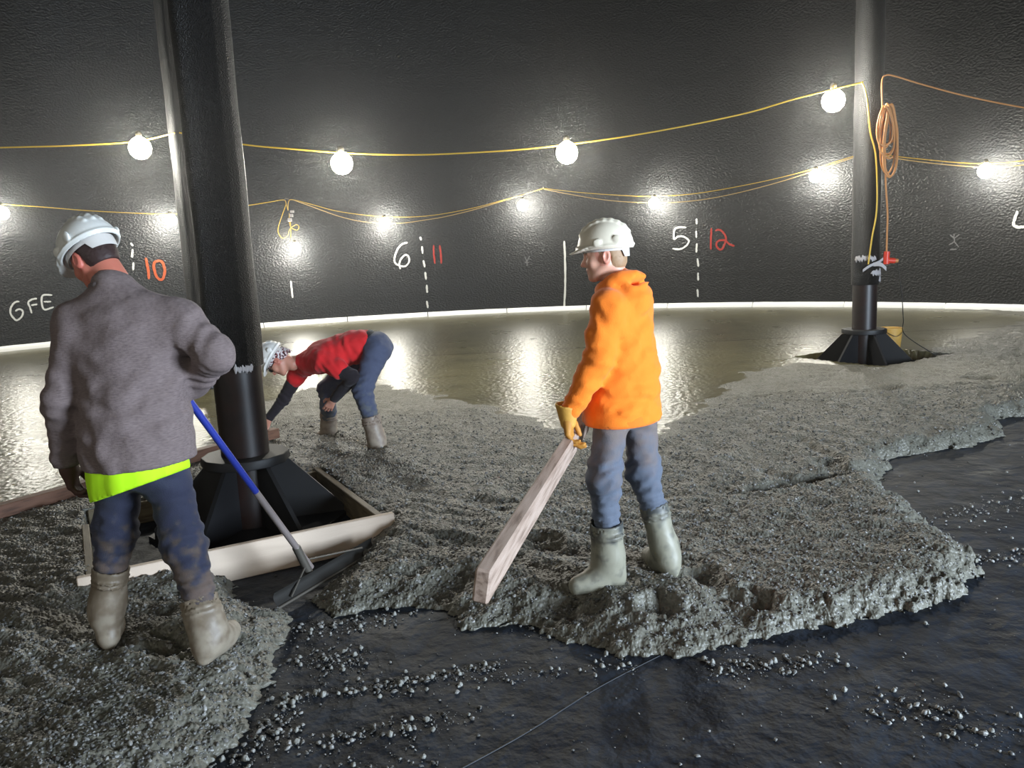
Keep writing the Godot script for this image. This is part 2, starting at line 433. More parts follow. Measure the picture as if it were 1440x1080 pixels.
# ------------------------------------------------------------------ distance fields: bodies and clothes as one skin each
class Field:
	var kind := PackedInt32Array()       # 0 tapered capsule, 1 ellipsoid; minus: cut away
	var cut := PackedInt32Array()
	var pa := PackedVector3Array()
	var ab := PackedVector3Array()
	var inv := PackedFloat32Array()
	var ra := PackedFloat32Array()
	var rb := PackedFloat32Array()
	var kk := PackedFloat32Array()
	var ir := PackedVector3Array()
	var bx := PackedVector3Array()
	var by := PackedVector3Array()
	var bz := PackedVector3Array()
	var planes: Array[Plane] = []
	var fc := PackedVector3Array()
	var fa := PackedVector3Array()
	var fr := PackedFloat32Array()
	var fm := PackedFloat32Array()
	var noise: FastNoiseLite
	var amp := 0.0
	var stretch := Vector3.ONE
	var lo := Vector3(1e9, 1e9, 1e9)
	var hi := Vector3(-1e9, -1e9, -1e9)

	func cap(a: Vector3, b: Vector3, r1: float, r2: float, k := 0.03, away := false) -> void:
		kind.append(0)
		cut.append(1 if away else 0)
		pa.append(a)
		ab.append(b - a)
		inv.append(1.0 / maxf((b - a).length_squared(), 1e-9))
		ra.append(r1)
		rb.append(r2)
		kk.append(k)
		ir.append(Vector3.ONE)
		bx.append(Vector3.RIGHT)
		by.append(Vector3.UP)
		bz.append(Vector3.BACK)
		if not away:
			lo = lo.min(a - Vector3.ONE * r1).min(b - Vector3.ONE * r2)
			hi = hi.max(a + Vector3.ONE * r1).max(b + Vector3.ONE * r2)

	func ell(c: Vector3, r: Vector3, basis := Basis(), k := 0.03, away := false) -> void:
		kind.append(1)
		cut.append(1 if away else 0)
		pa.append(c)
		ab.append(Vector3.ZERO)
		inv.append(0.0)
		ra.append(maxf(r.x, maxf(r.y, r.z)))
		rb.append(0.0)
		kk.append(k)
		ir.append(Vector3(1.0 / r.x, 1.0 / r.y, 1.0 / r.z))
		bx.append(basis.x)
		by.append(basis.y)
		bz.append(basis.z)
		if not away:
			var e := Vector3(absf(basis.x.x) * r.x + absf(basis.y.x) * r.y + absf(basis.z.x) * r.z, absf(basis.x.y) * r.x + absf(basis.y.y) * r.y + absf(basis.z.y) * r.z, absf(basis.x.z) * r.x + absf(basis.y.z) * r.y + absf(basis.z.z) * r.z)
			lo = lo.min(c - e)
			hi = hi.max(c + e)

	func one(p: Vector3, i: int) -> float:
		if kind[i] == 0:
			var q := p - pa[i]
			var h := clampf(q.dot(ab[i]) * inv[i], 0.0, 1.0)
			return (q - ab[i] * h).length() - lerpf(ra[i], rb[i], h)
		var w := p - pa[i]
		var s := Vector3(w.dot(bx[i]), w.dot(by[i]), w.dot(bz[i])) * ir[i]
		var k0 := s.length()
		var k1 := (s * ir[i]).length()
		if k1 < 1e-6: return -1.0 / maxf(ir[i].x, maxf(ir[i].y, ir[i].z))
		return k0 * (k0 - 1.0) / k1

	func sd(p: Vector3, list: PackedInt32Array) -> float:
		var d := 1e3
		for i in list:
			var q := one(p, i)
			var k := kk[i]
			if cut[i] == 0:
				var h := maxf(k - absf(d - q), 0.0) / k
				d = minf(d, q) - h * h * k * 0.25
			else:
				q = -q
				var h := maxf(k - absf(d - q), 0.0) / k
				d = maxf(d, q) + h * h * k * 0.25
		if amp > 0.0 and absf(d) < 0.05:
			var z := p * stretch
			d += amp * noise.get_noise_3d(z.x, z.y, z.z)
			for j in fc.size():
				var q := p - fc[j]
				var w := 1.0 - q.length_squared() * fr[j]
				if w > 0.0: d += fm[j] * w * sin(q.dot(fa[j]) + 3.0 * noise.get_noise_3d(p.x * 0.9 + j, p.y * 0.9, p.z * 0.9))
		for pl in planes:
			d = maxf(d, pl.distance_to(p))
		return d

	func crease(c: Vector3, axis: Vector3, r: float, wave: float, depth: float) -> void:
		# folds running across axis, fading out at r
		fc.append(c)
		fa.append(axis.normalized() * TAU / wave)
		fr.append(1.0 / (r * r))
		fm.append(depth)

	func add_to(buf: Dictionary, cell: float, origin: Vector3, paint: Callable) -> void:
		var n_prims := kind.size()
		var o := lo - Vector3.ONE * (cell * 2.5 + amp)
		var size := hi + Vector3.ONE * (cell * 2.5 + amp) - o
		var B := 5
		var nb := Vector3i((size / (cell * B)).ceil())
		var nx := nb.x * B + 1
		var ny := nb.y * B + 1
		var nz := nb.z * B + 1
		var val := PackedFloat32Array()
		val.resize(nx * ny * nz)
		val.fill(999.0)
		var vid := PackedInt32Array()
		vid.resize(nx * ny * nz)
		vid.fill(-1)
		var half := cell * B * 0.8661
		var margin := half + amp + 0.012 + cell
		var active: Array[Vector3i] = []
		for bz_ in nb.z:
			for by_ in nb.y:
				for bx_ in nb.x:
					var c := o + Vector3(bx_ + 0.5, by_ + 0.5, bz_ + 0.5) * (cell * B)
					var best := 1e3
					var near := PackedInt32Array()
					var dist := PackedFloat32Array()
					dist.resize(n_prims)
					var skin := false
					for i in n_prims:
						var q := one(c, i)
						dist[i] = q
						if cut[i] == 0: best = minf(best, q)
						elif absf(q) < margin: skin = true
					if best > margin: continue
					if best < -margin and not skin:
						var touched := false
						for pl in planes:
							if absf(pl.distance_to(c)) < margin: touched = true
						if not touched: continue
					for i in n_prims:
						if cut[i] == 1:
							if dist[i] < margin: near.append(i)
						elif dist[i] < best + 2.0 * margin + kk[i]: near.append(i)
					for k in B + 1:
						for j in B + 1:
							for i in B + 1:
								var at := ((bz_ * B + k) * ny + by_ * B + j) * nx + bx_ * B + i
								if val[at] == 999.0:
									val[at] = sd(o + Vector3(bx_ * B + i, by_ * B + j, bz_ * B + k) * cell, near)
					active.append(Vector3i(bx_ * B, by_ * B, bz_ * B))
		var V: PackedVector3Array = buf.v
		var C: PackedColorArray = buf.c
		var I: PackedInt32Array = buf.i
		var first := V.size()
		var step := PackedInt32Array([0, 1, nx, nx + 1, nx * ny, nx * ny + 1, nx * ny + nx, nx * ny + nx + 1])
		var corner := PackedVector3Array([Vector3(0, 0, 0), Vector3(1, 0, 0), Vector3(0, 1, 0), Vector3(1, 1, 0), Vector3(0, 0, 1), Vector3(1, 0, 1), Vector3(0, 1, 1), Vector3(1, 1, 1)])
		var edges := PackedInt32Array([0, 1, 2, 3, 4, 5, 6, 7, 0, 2, 1, 3, 4, 6, 5, 7, 0, 4, 1, 5, 2, 6, 3, 7])
		for blk in active:
			for k in B:
				for j in B:
					for i in B:
						var x := blk.x + i
						var y := blk.y + j
						var z := blk.z + k
						var at := (z * ny + y) * nx + x
						var inside := 0
						for e in 8:
							if val[at + step[e]] < 0.0: inside += 1
						if inside == 0 or inside == 8: continue
						var sum := Vector3.ZERO
						var cnt := 0
						for e in range(0, 24, 2):
							var a := val[at + step[edges[e]]]
							var b := val[at + step[edges[e + 1]]]
							if (a < 0.0) != (b < 0.0):
								sum += corner[edges[e]].lerp(corner[edges[e + 1]], a / (a - b))
								cnt += 1
						vid[at] = V.size()
						V.append(o + (Vector3(x, y, z) + sum / cnt) * cell - origin)
		var sy := nx
		var sz := nx * ny
		for blk in active:
			for k in B:
				for j in B:
					for i in B:
						var at := ((blk.z + k) * ny + blk.y + j) * nx + blk.x + i
						if vid[at] < 0: continue
						var a := val[at] < 0.0
						if blk.y + j > 0 and blk.z + k > 0 and a != (val[at + 1] < 0.0): quad(I, vid[at - sy - sz], vid[at - sz], vid[at], vid[at - sy], a)
						if blk.x + i > 0 and blk.z + k > 0 and a != (val[at + sy] < 0.0): quad(I, vid[at - sz - 1], vid[at - 1], vid[at], vid[at - sz], a)
						if blk.x + i > 0 and blk.y + j > 0 and a != (val[at + sz] < 0.0): quad(I, vid[at - 1 - sy], vid[at - sy], vid[at], vid[at - 1], a)
		for q in range(first, V.size()):
			C.append(paint.call(V[q] + origin))
		buf.v = V
		buf.c = C
		buf.i = I

	func quad(I: PackedInt32Array, a: int, b: int, c: int, d: int, out: bool) -> void:
		if a < 0 or b < 0 or c < 0 or d < 0: return
		if out: I.append_array(PackedInt32Array([a, c, b, a, d, c]))
		else: I.append_array(PackedInt32Array([a, b, c, a, c, d]))

func buffer() -> Dictionary:
	return {"v": PackedVector3Array(), "c": PackedColorArray(), "i": PackedInt32Array()}

func skin_mesh(buf: Dictionary) -> ArrayMesh:
	return array_mesh(buf.v, smooth_normals(buf.v, buf.i), buf.i, buf.c)

func cloth_noise(sd: int, freq: float) -> FastNoiseLite:
	var n := FastNoiseLite.new()
	n.seed = sd
	n.frequency = freq
	n.fractal_type = FastNoiseLite.FRACTAL_RIDGED
	n.fractal_octaves = 2
	return n

func plain(c: Color) -> Callable:
	return func(_p: Vector3) -> Color: return c

func field_part(called: String, f: Field, cell: float, parent: Node3D, m: Material, paint: Callable, origin := Vector3.INF) -> MeshInstance3D:
	var b := buffer()
	var at := parent.position if origin == Vector3.INF else origin
	f.add_to(b, cell, at, paint)
	return put(called, skin_mesh(b), m, parent)

# ------------------------------------------------------------------ the pour: one height for every point of the ground
var grid_edge := PackedFloat32Array()
var grid_rough := PackedFloat32Array()
const GX := -9.0
const GZ := -14.0
const GS := 0.08
const GW := 238
const GH := 166
var n_big := FastNoiseLite.new()
var n_mid := FastNoiseLite.new()
var n_lump := FastNoiseLite.new()
var n_fine := FastNoiseLite.new()
var n_drag := FastNoiseLite.new()
const PIT_C := Vector2(-1.84, -4.92)
const PIT_U := Vector2(0.878, -0.478)
const PIT_V := Vector2(-0.478, -0.878)
const PIT_H := Vector2(0.80, 0.74)
const PIT2_C := Vector2(4.86, -10.72)
const PIT2_U := Vector2(0.86, -0.50)
const PIT2_V := Vector2(-0.50, -0.86)
const PIT2_H := Vector2(0.70, 0.66)

func signed_grid(line: PackedVector2Array, poly: PackedVector2Array) -> PackedFloat32Array:
	var g := PackedFloat32Array()
	g.resize(GW * GH)
	for j in GH:
		for i in GW:
			var p := Vector2(GX + i * GS, GZ + j * GS)
			var best := 1e9
			for s in line.size() - 1:
				var a := line[s]
				var b := line[s + 1]
				var ab := b - a
				var q := p - a - ab * clampf((p - a).dot(ab) / ab.length_squared(), 0.0, 1.0)
				best = minf(best, q.length_squared())
			best = sqrt(best)
			g[j * GW + i] = best if Geometry2D.is_point_in_polygon(p, poly) else -best
	return g

func sample(g: PackedFloat32Array, x: float, z: float) -> float:
	var u := clampf((x - GX) / GS, 0.0, GW - 1.001)
	var w := clampf((z - GZ) / GS, 0.0, GH - 1.001)
	var i := int(u)
	var j := int(w)
	u -= i
	w -= j
	var k := j * GW + i
	return lerpf(lerpf(g[k], g[k + 1], u), lerpf(g[k + GW], g[k + GW + 1], u), w)

func prepare_ground() -> void:
	var e := PackedVector2Array([Vector2(-9.5, 1.0), Vector2(-2.2, -1.5), Vector2(-1.45, -1.95)])
	e.append_array(EDGE)
	e.append_array(PackedVector2Array([Vector2(6.5, -7.6), Vector2(13.0, -8.6)]))
	var poly := e.duplicate()
	poly.append_array(PackedVector2Array([Vector2(14, -25), Vector2(-18, -25), Vector2(-18, 1)]))
	grid_edge = signed_grid(e, poly)
	var s := PackedVector2Array([Vector2(-7.5, 1.0), Vector2(-5.2, -2.6), Vector2(-3.5, -5.5), Vector2(-2.75, -7.0), Vector2(-3.05, -8.6)])
	s.append_array(SMOOTH)
	s.append(Vector2(14, -17))
	poly = s.duplicate()
	poly.append_array(PackedVector2Array([Vector2(20, 2), Vector2(-7, 2)]))
	grid_rough = signed_grid(s, poly)
	for q in [[n_big, 0.9, 3, 11], [n_mid, 4.5, 3, 12], [n_fine, 38.0, 2, 14], [n_drag, 3.0, 3, 15]]:
		q[0].noise_type = FastNoiseLite.TYPE_SIMPLEX_SMOOTH
		q[0].frequency = q[1]
		q[0].fractal_octaves = q[2]
		q[0].seed = q[3]
	n_lump.noise_type = FastNoiseLite.TYPE_CELLULAR
	n_lump.cellular_return_type = FastNoiseLite.RETURN_DISTANCE
	n_lump.frequency = 45.0
	n_lump.fractal_type = FastNoiseLite.FRACTAL_NONE
	n_lump.seed = 13

func roughness_at(x: float, z: float) -> float:
	return smoothstep(-0.10, 0.30, sample(grid_rough, x, z) + 0.22 * n_mid.get_noise_2d(x * 0.4, z * 0.4))

func groove(p: Vector2, a: Vector2, b: Vector2, w: float) -> float:
	var ab := b - a
	var q := (p - a - ab * clampf((p - a).dot(ab) / ab.length_squared(), 0.0, 1.0)).length()
	return 1.0 - smoothstep(0.0, w, q)

func ground(x: float, z: float) -> float:
	var mid := n_mid.get_noise_2d(x, z)
	var e := sample(grid_edge, x, z) + mid * 0.055 + n_fine.get_noise_2d(x * 0.5, z * 0.5) * 0.03
	if e < -0.06: return -0.06
	var p := Vector2(x, z)
	var q := p - PIT_C
	var du := absf(q.dot(PIT_U)) - PIT_H.x
	var dv := absf(q.dot(PIT_V)) - PIT_H.y
	if du < 0.0 and dv < 0.0: return -0.06
	var pit := maxf(du, dv)
	q = p - PIT2_C
	if absf(q.dot(PIT2_U)) < PIT2_H.x and absf(q.dot(PIT2_V)) < PIT2_H.y: return -0.06
	var r := roughness_at(x, z)
	var h := 0.118 + 0.0008 * n_big.get_noise_2d(x * 2.0, z * 2.0)
	if r > 0.01:
		var lump := n_lump.get_noise_2d(x, z)
		var fine := n_fine.get_noise_2d(x, z)
		var drag := n_drag.get_noise_2d(x * 0.8 + z * 0.4, (z * 0.9 - x * 0.45) * 3.0)
		h += r * (0.018 * n_big.get_noise_2d(x, z) + 0.012 * mid + 0.022 * drag - 0.011 * (lump + 0.45) + 0.006 * fine)
		if pit < 0.5: h += (0.045 * (1.0 - smoothstep(0.0, 0.5, pit))) * r
		# hollows left by boots and boards
		for c in HOLLOWS:
			var d: float = Vector2(x - c[0] + mid * 0.09, z - c[1] + 0.06 * n_fine.get_noise_2d(z * 0.2, x * 0.2)).length_squared() / (c[2] * c[2])
			if d < 1.0: h -= c[3] * (1.0 - d) * 0.9
			elif d < 2.2 and c[3] > 0.04: h += 0.012 * (1.0 - absf(d - 1.5) / 0.7)
		for c in GROOVES:
			var g := groove(p, Vector2(c[0], c[1]), Vector2(c[2], c[3]), c[4])
			if g > 0.0: h -= c[5] * g * (0.7 + 0.6 * mid)
	else:
		h += 0.0008 * n_drag.get_noise_2d((x + z * 0.5) * 0.5, (z - x * 0.5) * 2.0)
	var reach := lerpf(0.30, 0.12, smoothstep(0.85, 1.25, x))
	return h * sqrt(smoothstep(-0.06, reach, e)) if e < reach else h

const HOLLOWS := [[0.18, -3.55, 0.13, 0.08], [0.62, -3.42, 0.10, 0.09], [0.30, -3.50, 0.12, 0.05], [0.86, -3.72, 0.12, 0.03], [0.43, -3.72, 0.13, 0.03], [0.72, -3.82, 0.12, 0.03],
	[-1.77, -3.30, 0.14, 0.04], [-1.31, -3.20, 0.14, 0.03], [-1.52, -3.26, 0.13, 0.07], [-0.33, -3.85, 0.16, 0.06], [0.1, -4.3, 0.15, 0.05], [1.05, -3.48, 0.09, 0.08], [2.25, -5.55, 0.14, 0.06],
	[-1.22, -6.86, 0.16, 0.03], [-1.76, -7.52, 0.16, 0.03], [3.9, -8.3, 0.2, 0.05], [5.1, -8.6, 0.2, 0.04], [2.6, -8.3, 0.2, 0.03], [4.4, -9.0, 0.15, 0.04], [-2.3, -2.9, 0.3, 0.03], [-1.95, -3.72, 0.40, 0.06]]
const GROOVES := [[1.55, -5.05, 2.65, -5.55, 0.10, 0.085], [2.35, -5.75, 2.30, -6.30, 0.10, 0.05], [0.95, -3.35, 0.90, -3.75, 0.10, 0.06], [1.95, -5.15, 1.75, -5.45, 0.09, 0.05],
	[-0.45, -4.4, 0.35, -4.1, 0.12, 0.04], [-0.2, -5.6, 0.9, -5.0, 0.10, 0.03], [-0.6, -6.2, 0.5, -5.9, 0.10, 0.035], [-2.9, -3.3, -1.9, -2.8, 0.07, 0.03], [-3.2, -4.0, -2.3, -3.45, 0.06, 0.03], [-0.9, -5.6, -0.1, -4.9, 0.14, 0.03]]

func ground_tile(x0: float, x1: float, z0: float, z1: float, s: float, want_rough: int, into: Dictionary) -> void:
	# want_rough 1: rough ground only, 0: smooth only
	var w := roundi((x1 - x0) / s) + 1
	var d := roundi((z1 - z0) / s) + 1
	var hs := PackedFloat32Array()
	hs.resize(w * d)
	for j in d:
		for i in w:
			hs[j * w + i] = ground(x0 + i * s, z0 + j * s)
	var ids := [PackedInt32Array(), PackedInt32Array()]
	for k in 2:
		ids[k].resize(w * d)
		ids[k].fill(-1)
	for j in d - 1:
		for i in w - 1:
			var a := j * w + i
			if hs[a] < -0.02 and hs[a + 1] < -0.02 and hs[a + w] < -0.02 and hs[a + w + 1] < -0.02: continue
			var x := x0 + (i + 0.5) * s
			var z := z0 + (j + 0.5) * s
			if Vector2(x - CX, z - CZ).length_squared() > RW * RW: continue
			var k := 1 if roughness_at(x, z) > 0.12 else 0
			var b: Dictionary = into[k]
			var id: PackedInt32Array = ids[k]
			var four := [a, a + 1, a + w, a + w + 1]
			var at := PackedInt32Array([0, 0, 0, 0])
			for q in 4:
				var f: int = four[q]
				if id[f] < 0:
					id[f] = b.v.size()
					b.v.append(Vector3(x0 + (f % w) * s, hs[f], z0 + (f / w) * s))
				at[q] = id[f]
			ids[k] = id
			b.i.append_array(PackedInt32Array([at[0], at[1], at[2], at[1], at[3], at[2]]))

func stone_mesh(sd: int, flat := 0.75) -> ArrayMesh:
	var r := RandomNumberGenerator.new()
	r.seed = sd
	var s := SphereMesh.new()
	s.radius = 1.0
	s.height = 2.0
	s.radial_segments = 7
	s.rings = 4
	var arr := s.get_mesh_arrays()
	var v: PackedVector3Array = arr[Mesh.ARRAY_VERTEX]
	var seen := {}
	for i in v.size():
		var key := v[i].snapped(Vector3.ONE * 0.01)
		if not seen.has(key): seen[key] = r.randf_range(0.62, 1.22)
		v[i] = v[i] * float(seen[key]) * Vector3(1, flat, 0.85)
	var ix: PackedInt32Array = arr[Mesh.ARRAY_INDEX]
	return array_mesh(v, smooth_normals(v, ix), ix)

func scatter(called: String, label: String, category: String, places: Array, m: Material, meshes: int, sd: int) -> void:
	# loose grains nobody could count: [position, size]
	var o := MultiMeshInstance3D.new()
	var mm := MultiMesh.new()
	mm.transform_format = MultiMesh.TRANSFORM_3D
	mm.use_colors = true
	mm.mesh = stone_mesh(sd)
	mm.instance_count = places.size()
	var buf := PackedFloat32Array()
	buf.resize(places.size() * 16)
	for i in places.size():
		var s: float = places[i][1]
		var b := Basis.from_euler(Vector3(rng.randf_range(-0.7, 0.7), rng.randf() * TAU, rng.randf_range(-0.7, 0.7))).scaled_local(Vector3(s * rng.randf_range(0.8, 1.4), s * rng.randf_range(0.6, 1.0), s))
		var p: Vector3 = places[i][0]
		var k := i * 16
		buf[k] = b.x.x
		buf[k + 1] = b.y.x
		buf[k + 2] = b.z.x
		buf[k + 3] = p.x
		buf[k + 4] = b.x.y
		buf[k + 5] = b.y.y
		buf[k + 6] = b.z.y
		buf[k + 7] = p.y
		buf[k + 8] = b.x.z
		buf[k + 9] = b.y.z
		buf[k + 10] = b.z.z
		buf[k + 11] = p.z
		var tone := lerpf(0.06, 0.28, pow(rng.randf(), 1.6))
		buf[k + 12] = tone
		buf[k + 13] = tone * 0.985
		buf[k + 14] = tone * 0.94
		buf[k + 15] = 1.0
	mm.buffer = buf
	o.multimesh = mm
	o.material_override = m
	o.name = numbered(called)
	add_child(o)
	tag(o, label, category, "", "stuff")

# ------------------------------------------------------------------ wall, roof, floor
func arc_wall(called: String, a0: float, a1: float, y0: float, y1: float) -> MeshInstance3D:
	var v := PackedVector3Array()
	var n := PackedVector3Array()
	var uv := PackedVector2Array()
	var ix := PackedInt32Array()
	var steps := int(ceil((a1 - a0) * 40.0))
	var rings := [[RW, y0, -1], [RW, y1, -1], [RW + 0.35, y1, 1], [RW + 0.35, y0, 1], [RW, y0, -1]]
	for r in rings.size() - 1:
		for side in 2:
			for k in steps + 1:
				var a := lerpf(a0, a1, float(k) / steps)
				var q: Array = rings[r + side]
				v.append(Vector3(CX + q[0] * cos(a), q[1], CZ + q[0] * sin(a)))
				uv.append(Vector2(a * RW, q[1] + (q[0] - RW)))
				if r == 0: n.append(Vector3(-cos(a), 0, -sin(a)))
				elif r == 2: n.append(Vector3(cos(a), 0, sin(a)))
				else: n.append(Vector3.UP if r == 1 else Vector3.DOWN)
		var o := r * 2 * (steps + 1)
		for k in steps:
			var b := o + k
			var t := b + steps + 1
			ix.append_array([b, t, b + 1, b + 1, t, t + 1])
	for end in 2:
		var a := a1 if end else a0
		var o := v.size()
		for q in [[RW, y0], [RW, y1], [RW + 0.35, y1], [RW + 0.35, y0]]:
			v.append(Vector3(CX + q[0] * cos(a), q[1], CZ + q[0] * sin(a)))
			n.append(Vector3(-sin(a), 0, cos(a)) * (1 if end else -1))
			uv.append(Vector2(q[0], q[1]))
		ix.append_array([o, o + 1, o + 2, o, o + 2, o + 3] if end else [o, o + 2, o + 1, o, o + 3, o + 2])
	var m := put(called, array_mesh(v, n, ix, PackedColorArray(), uv), mats.wall)
	tag(m, "", "", "", "structure")
	return m

func stroke_mesh(lines: Array, w: float) -> ArrayMesh:
	# paint sprayed on the wall: a ragged ribbon a few millimetres proud of it
	var v := PackedVector3Array()
	var n := PackedVector3Array()
	var ix := PackedInt32Array()
	for flat in lines:
		var pts: Array = []
		for k in range(0, flat.size(), 2): pts.append(Vector3(flat[k] * RW, flat[k + 1], 0))
		var path := curve(pts, 6) if pts.size() > 2 else curve(pts, 8)
		var first := v.size()
		for i in path.size():
			var d: Vector3 = (path[mini(i + 1, path.size() - 1)] - path[maxi(i - 1, 0)]).normalized()
			var s := Vector3(-d.y, d.x, 0)
			var end := 0.55 if i == 0 or i == path.size() - 1 else 1.0
			var off := d * (-w * 0.35 if i == 0 else w * 0.35 if i == path.size() - 1 else 0.0)
			for side in [-1.0, 1.0]:
				var p: Vector3 = path[i] + off + s * side * w * 0.5 * end * rng.randf_range(0.75, 1.15)
				var a := p.x / RW
				v.append(on_wall(a, p.y, 0.012))
				n.append(Vector3(-cos(a), 0, -sin(a)))
		for i in path.size() - 1:
			var b := first + i * 2
			ix.append_array([b, b + 1, b + 2, b + 1, b + 3, b + 2])
	return array_mesh(v, n, ix)

func build_setting() -> void:
	var disc := lathe([Vector2(0.0, -0.30), Vector2(RW + 0.5, -0.30), Vector2(RW + 0.5, -0.30), Vector2(RW + 0.5, 0.0), Vector2(RW + 0.5, 0.0), Vector2(0.0, 0.0)], 96)
	var fl := put("floor", disc, mats.sheet)
	fl.position = Vector3(CX, 0, CZ)
	tag(fl, "", "", "", "structure")
	var seam := put("sheet_seam", tube(curve([Vector3(-0.45, 0.0, -2.3), Vector3(-0.05, 0.0, -2.62), Vector3(0.3, 0.0, -2.95), Vector3(0.75, 0.0, -3.3)], 8), 0.0026, 6), mats.seam, fl)
	seam.position = -fl.position
	tag(seam, "welded seam in the black sheet")
	var ceil := put("ceiling", lathe([Vector2(0.0, TOP), Vector2(RW + 0.4, TOP), Vector2(RW + 0.4, TOP), Vector2(RW + 0.4, TOP + 0.3), Vector2(RW + 0.4, TOP + 0.3), Vector2(0.0, TOP + 0.3)], 96), mats.roof)
	ceil.position = Vector3(CX, 0, CZ)
	tag(ceil, "", "", "", "structure")
	var wall := arc_wall("wall_back", DOOR_B, DOOR_A + TAU, -0.1, TOP)
	arc_wall("wall_front", DOOR_A, DOOR_B, 2.7, TOP)
	for s in STROKES:
		var o := put(s[0], stroke_mesh(s[4], s[3] * 0.8), {"w": mats.paint_white, "o": mats.paint_orange, "r": mats.paint_red, "f": mats.paint_faint}[s[2]], wall)
		if s[1]: tag(o, s[1])
	# white foam strip round the foot of the wall, in lengths
	var trim := Node3D.new()
	trim.name = "trim_1"
	add_child(trim)
	tag(trim, "", "", "", "structure")
	var a := -2.62
	while a < -0.25:
		var v := PackedVector3Array()
		var ix := PackedInt32Array()
		var len := 0.165
		for k in 9:
			var b := a + (len - 0.0018) * k / 8.0
			var wob := 0.006 * sin(b * 91.0)
			for q in [[0.0, 0.235], [0.03, 0.235 + wob], [0.085, 0.165], [0.10, 0.09]]:
				v.append(on_wall(b, q[1], q[0]))
		for k in 8:
			for q in 3:
				var b := k * 4 + q
				ix.append_array([b, b + 1, b + 4, b + 1, b + 5, b + 4])
		var o := v.size()
		var st := PackedVector3Array([on_wall(a, 0.09, 0.0), on_wall(a + len - 0.0018, 0.09, 0.0)])
		v.append_array(st)
		ix.append_array([0, 3, 2, 0, 2, 1, o, 3, 0, 32, 34, 35, 32, 33, 34, o + 1, 32, 35])
		put("foam_strip", array_mesh(v, smooth_normals(v, ix), ix), mats.foam, trim)
		a += len
	# the slab and the fresh heap
	prepare_ground()
	var both := [buffer(), buffer()]
	ground_tile(-3.6, 3.6, -5.2, -1.7, 0.014, 1, {0: both[0], 1: both[1]})
	ground_tile(-5.2, 6.0, -8.4, -5.175, 0.025, 1, {0: both[0], 1: both[1]})
	ground_tile(-7.2, 9.6, -13.2, -8.35, 0.05, 1, {0: both[0], 1: both[1]})
	ground_tile(-14.8, 11.9, -22.5, -13.19, 0.16, 1, {0: both[0], 1: both[1]})
	ground_tile(-14.8, -7.19, -13.2, -8.39, 0.16, 1, {0: both[0], 1: both[1]})
	ground_tile(-14.8, -5.19, -8.4, -5.19, 0.16, 1, {0: both[0], 1: both[1]})
	ground_tile(-12.0, -3.59, -5.2, 0.0, 0.10, 1, {0: both[0], 1: both[1]})
	ground_tile(9.59, 11.9, -13.2, -8.39, 0.16, 1, {0: both[0], 1: both[1]})
	ground_tile(5.99, 11.5, -8.4, -6.5, 0.10, 1, {0: both[0], 1: both[1]})
	for k in 2:
		var b: Dictionary = both[k]
		var n := smooth_normals(b.v, b.i)
		var o := put(["concrete_slab", "fresh_concrete"][k], array_mesh(b.v, n, b.i), mats.slab if k == 0 else mats.heap)
		tag(o, ["smooth wet screeded concrete slab reaching to the foot of the dark wall", "rough grey fresh concrete spread over the black sheet in the foreground"][k], ["slab", "concrete"][k], "", "stuff")
	scatter_stones()

func scatter_stones() -> void:
	rng.seed = 71
	var top := []
	for i in 90000:
		var z := -2.0 - 6.2 * pow(rng.randf(), 1.5)
		var x := rng.randf_range(-1.0, 1.0) * (0.75 * -z + 0.4)
		if roughness_at(x, z) < 0.5: continue
		var h := ground(x, z)
		if h < 0.02: continue
		var s := 0.0038 + 0.0075 * pow(rng.randf(), 3.0)
		top.append([Vector3(x, h - s * 0.05, z), s])
	scatter("aggregate_grains", "grey gravel grains covering the rough fresh concrete heap", "gravel", top, mats.grain, 1, 5)
	var low := []
	var big := []
	var trails := [[-1.1, -2.95, 0.45, -3.1, 0.10], [-0.95, -2.62, -0.2, -2.78, 0.09], [-1.0, -2.35, -0.4, -2.45, 0.16], [0.75, -3.02, 1.25, -3.05, 0.12], [1.2, -2.75, 1.7, -2.5, 0.2], [0.0, -3.45, 0.95, -3.2, 0.12], [-1.05, -3.55, -0.6, -3.65, 0.14], [2.4, -4.0, 3.2, -4.1, 0.12], [-0.75, -3.0, -0.1, -3.15, 0.05], [-1.0, -3.3, -0.7, -3.2, 0.15], [2.45, -4.6, 3.3, -4.9, 0.2], [-1.05, -2.5, -0.9, -3.0, 0.1]]
	for i in 8000:
		var x := 0.0
		var z := 0.0
		var s := 0.0014 + 0.0085 * pow(rng.randf(), 5.0)
		if i % 9 < 5:
			var t: Array = trails[rng.randi() % trails.size()]
			var f := rng.randf()
			x = lerpf(t[0], t[2], f) + rng.randfn(0, t[4] * 0.45)
			z = lerpf(t[1], t[3], f) + rng.randfn(0, t[4] * 0.45)
			s *= 1.25
		else:
			z = -1.8 - 6.0 * pow(rng.randf(), 1.6)
			x = rng.randf_range(-1.0, 1.0) * (0.75 * -z + 0.4)
		if ground(x, z) > -0.03: continue
		if s > 0.0075 and big.size() < 220: big.append([Vector3(x, s * 0.55, z), s * 1.15])
		else: low.append([Vector3(x, s * 0.4, z), s])
	scatter("concrete_crumbs", "small grey concrete crumbs strewn over the black sheet", "crumbs", low, mats.grain, 1, 6)
	var kinds := [stone_mesh(21), stone_mesh(22, 0.6), stone_mesh(23, 0.9)]
	for i in big.size():
		var o := put("loose_stone", kinds[i % 3], mats.stone)
		o.position = big[i][0]
		o.rotation = Vector3(0, rng.randf() * TAU, 0)
		o.scale = Vector3.ONE * float(big[i][1])
		tag(o, "small grey stone lying loose on the black sheet", "stone", "loose stones on the black sheet")

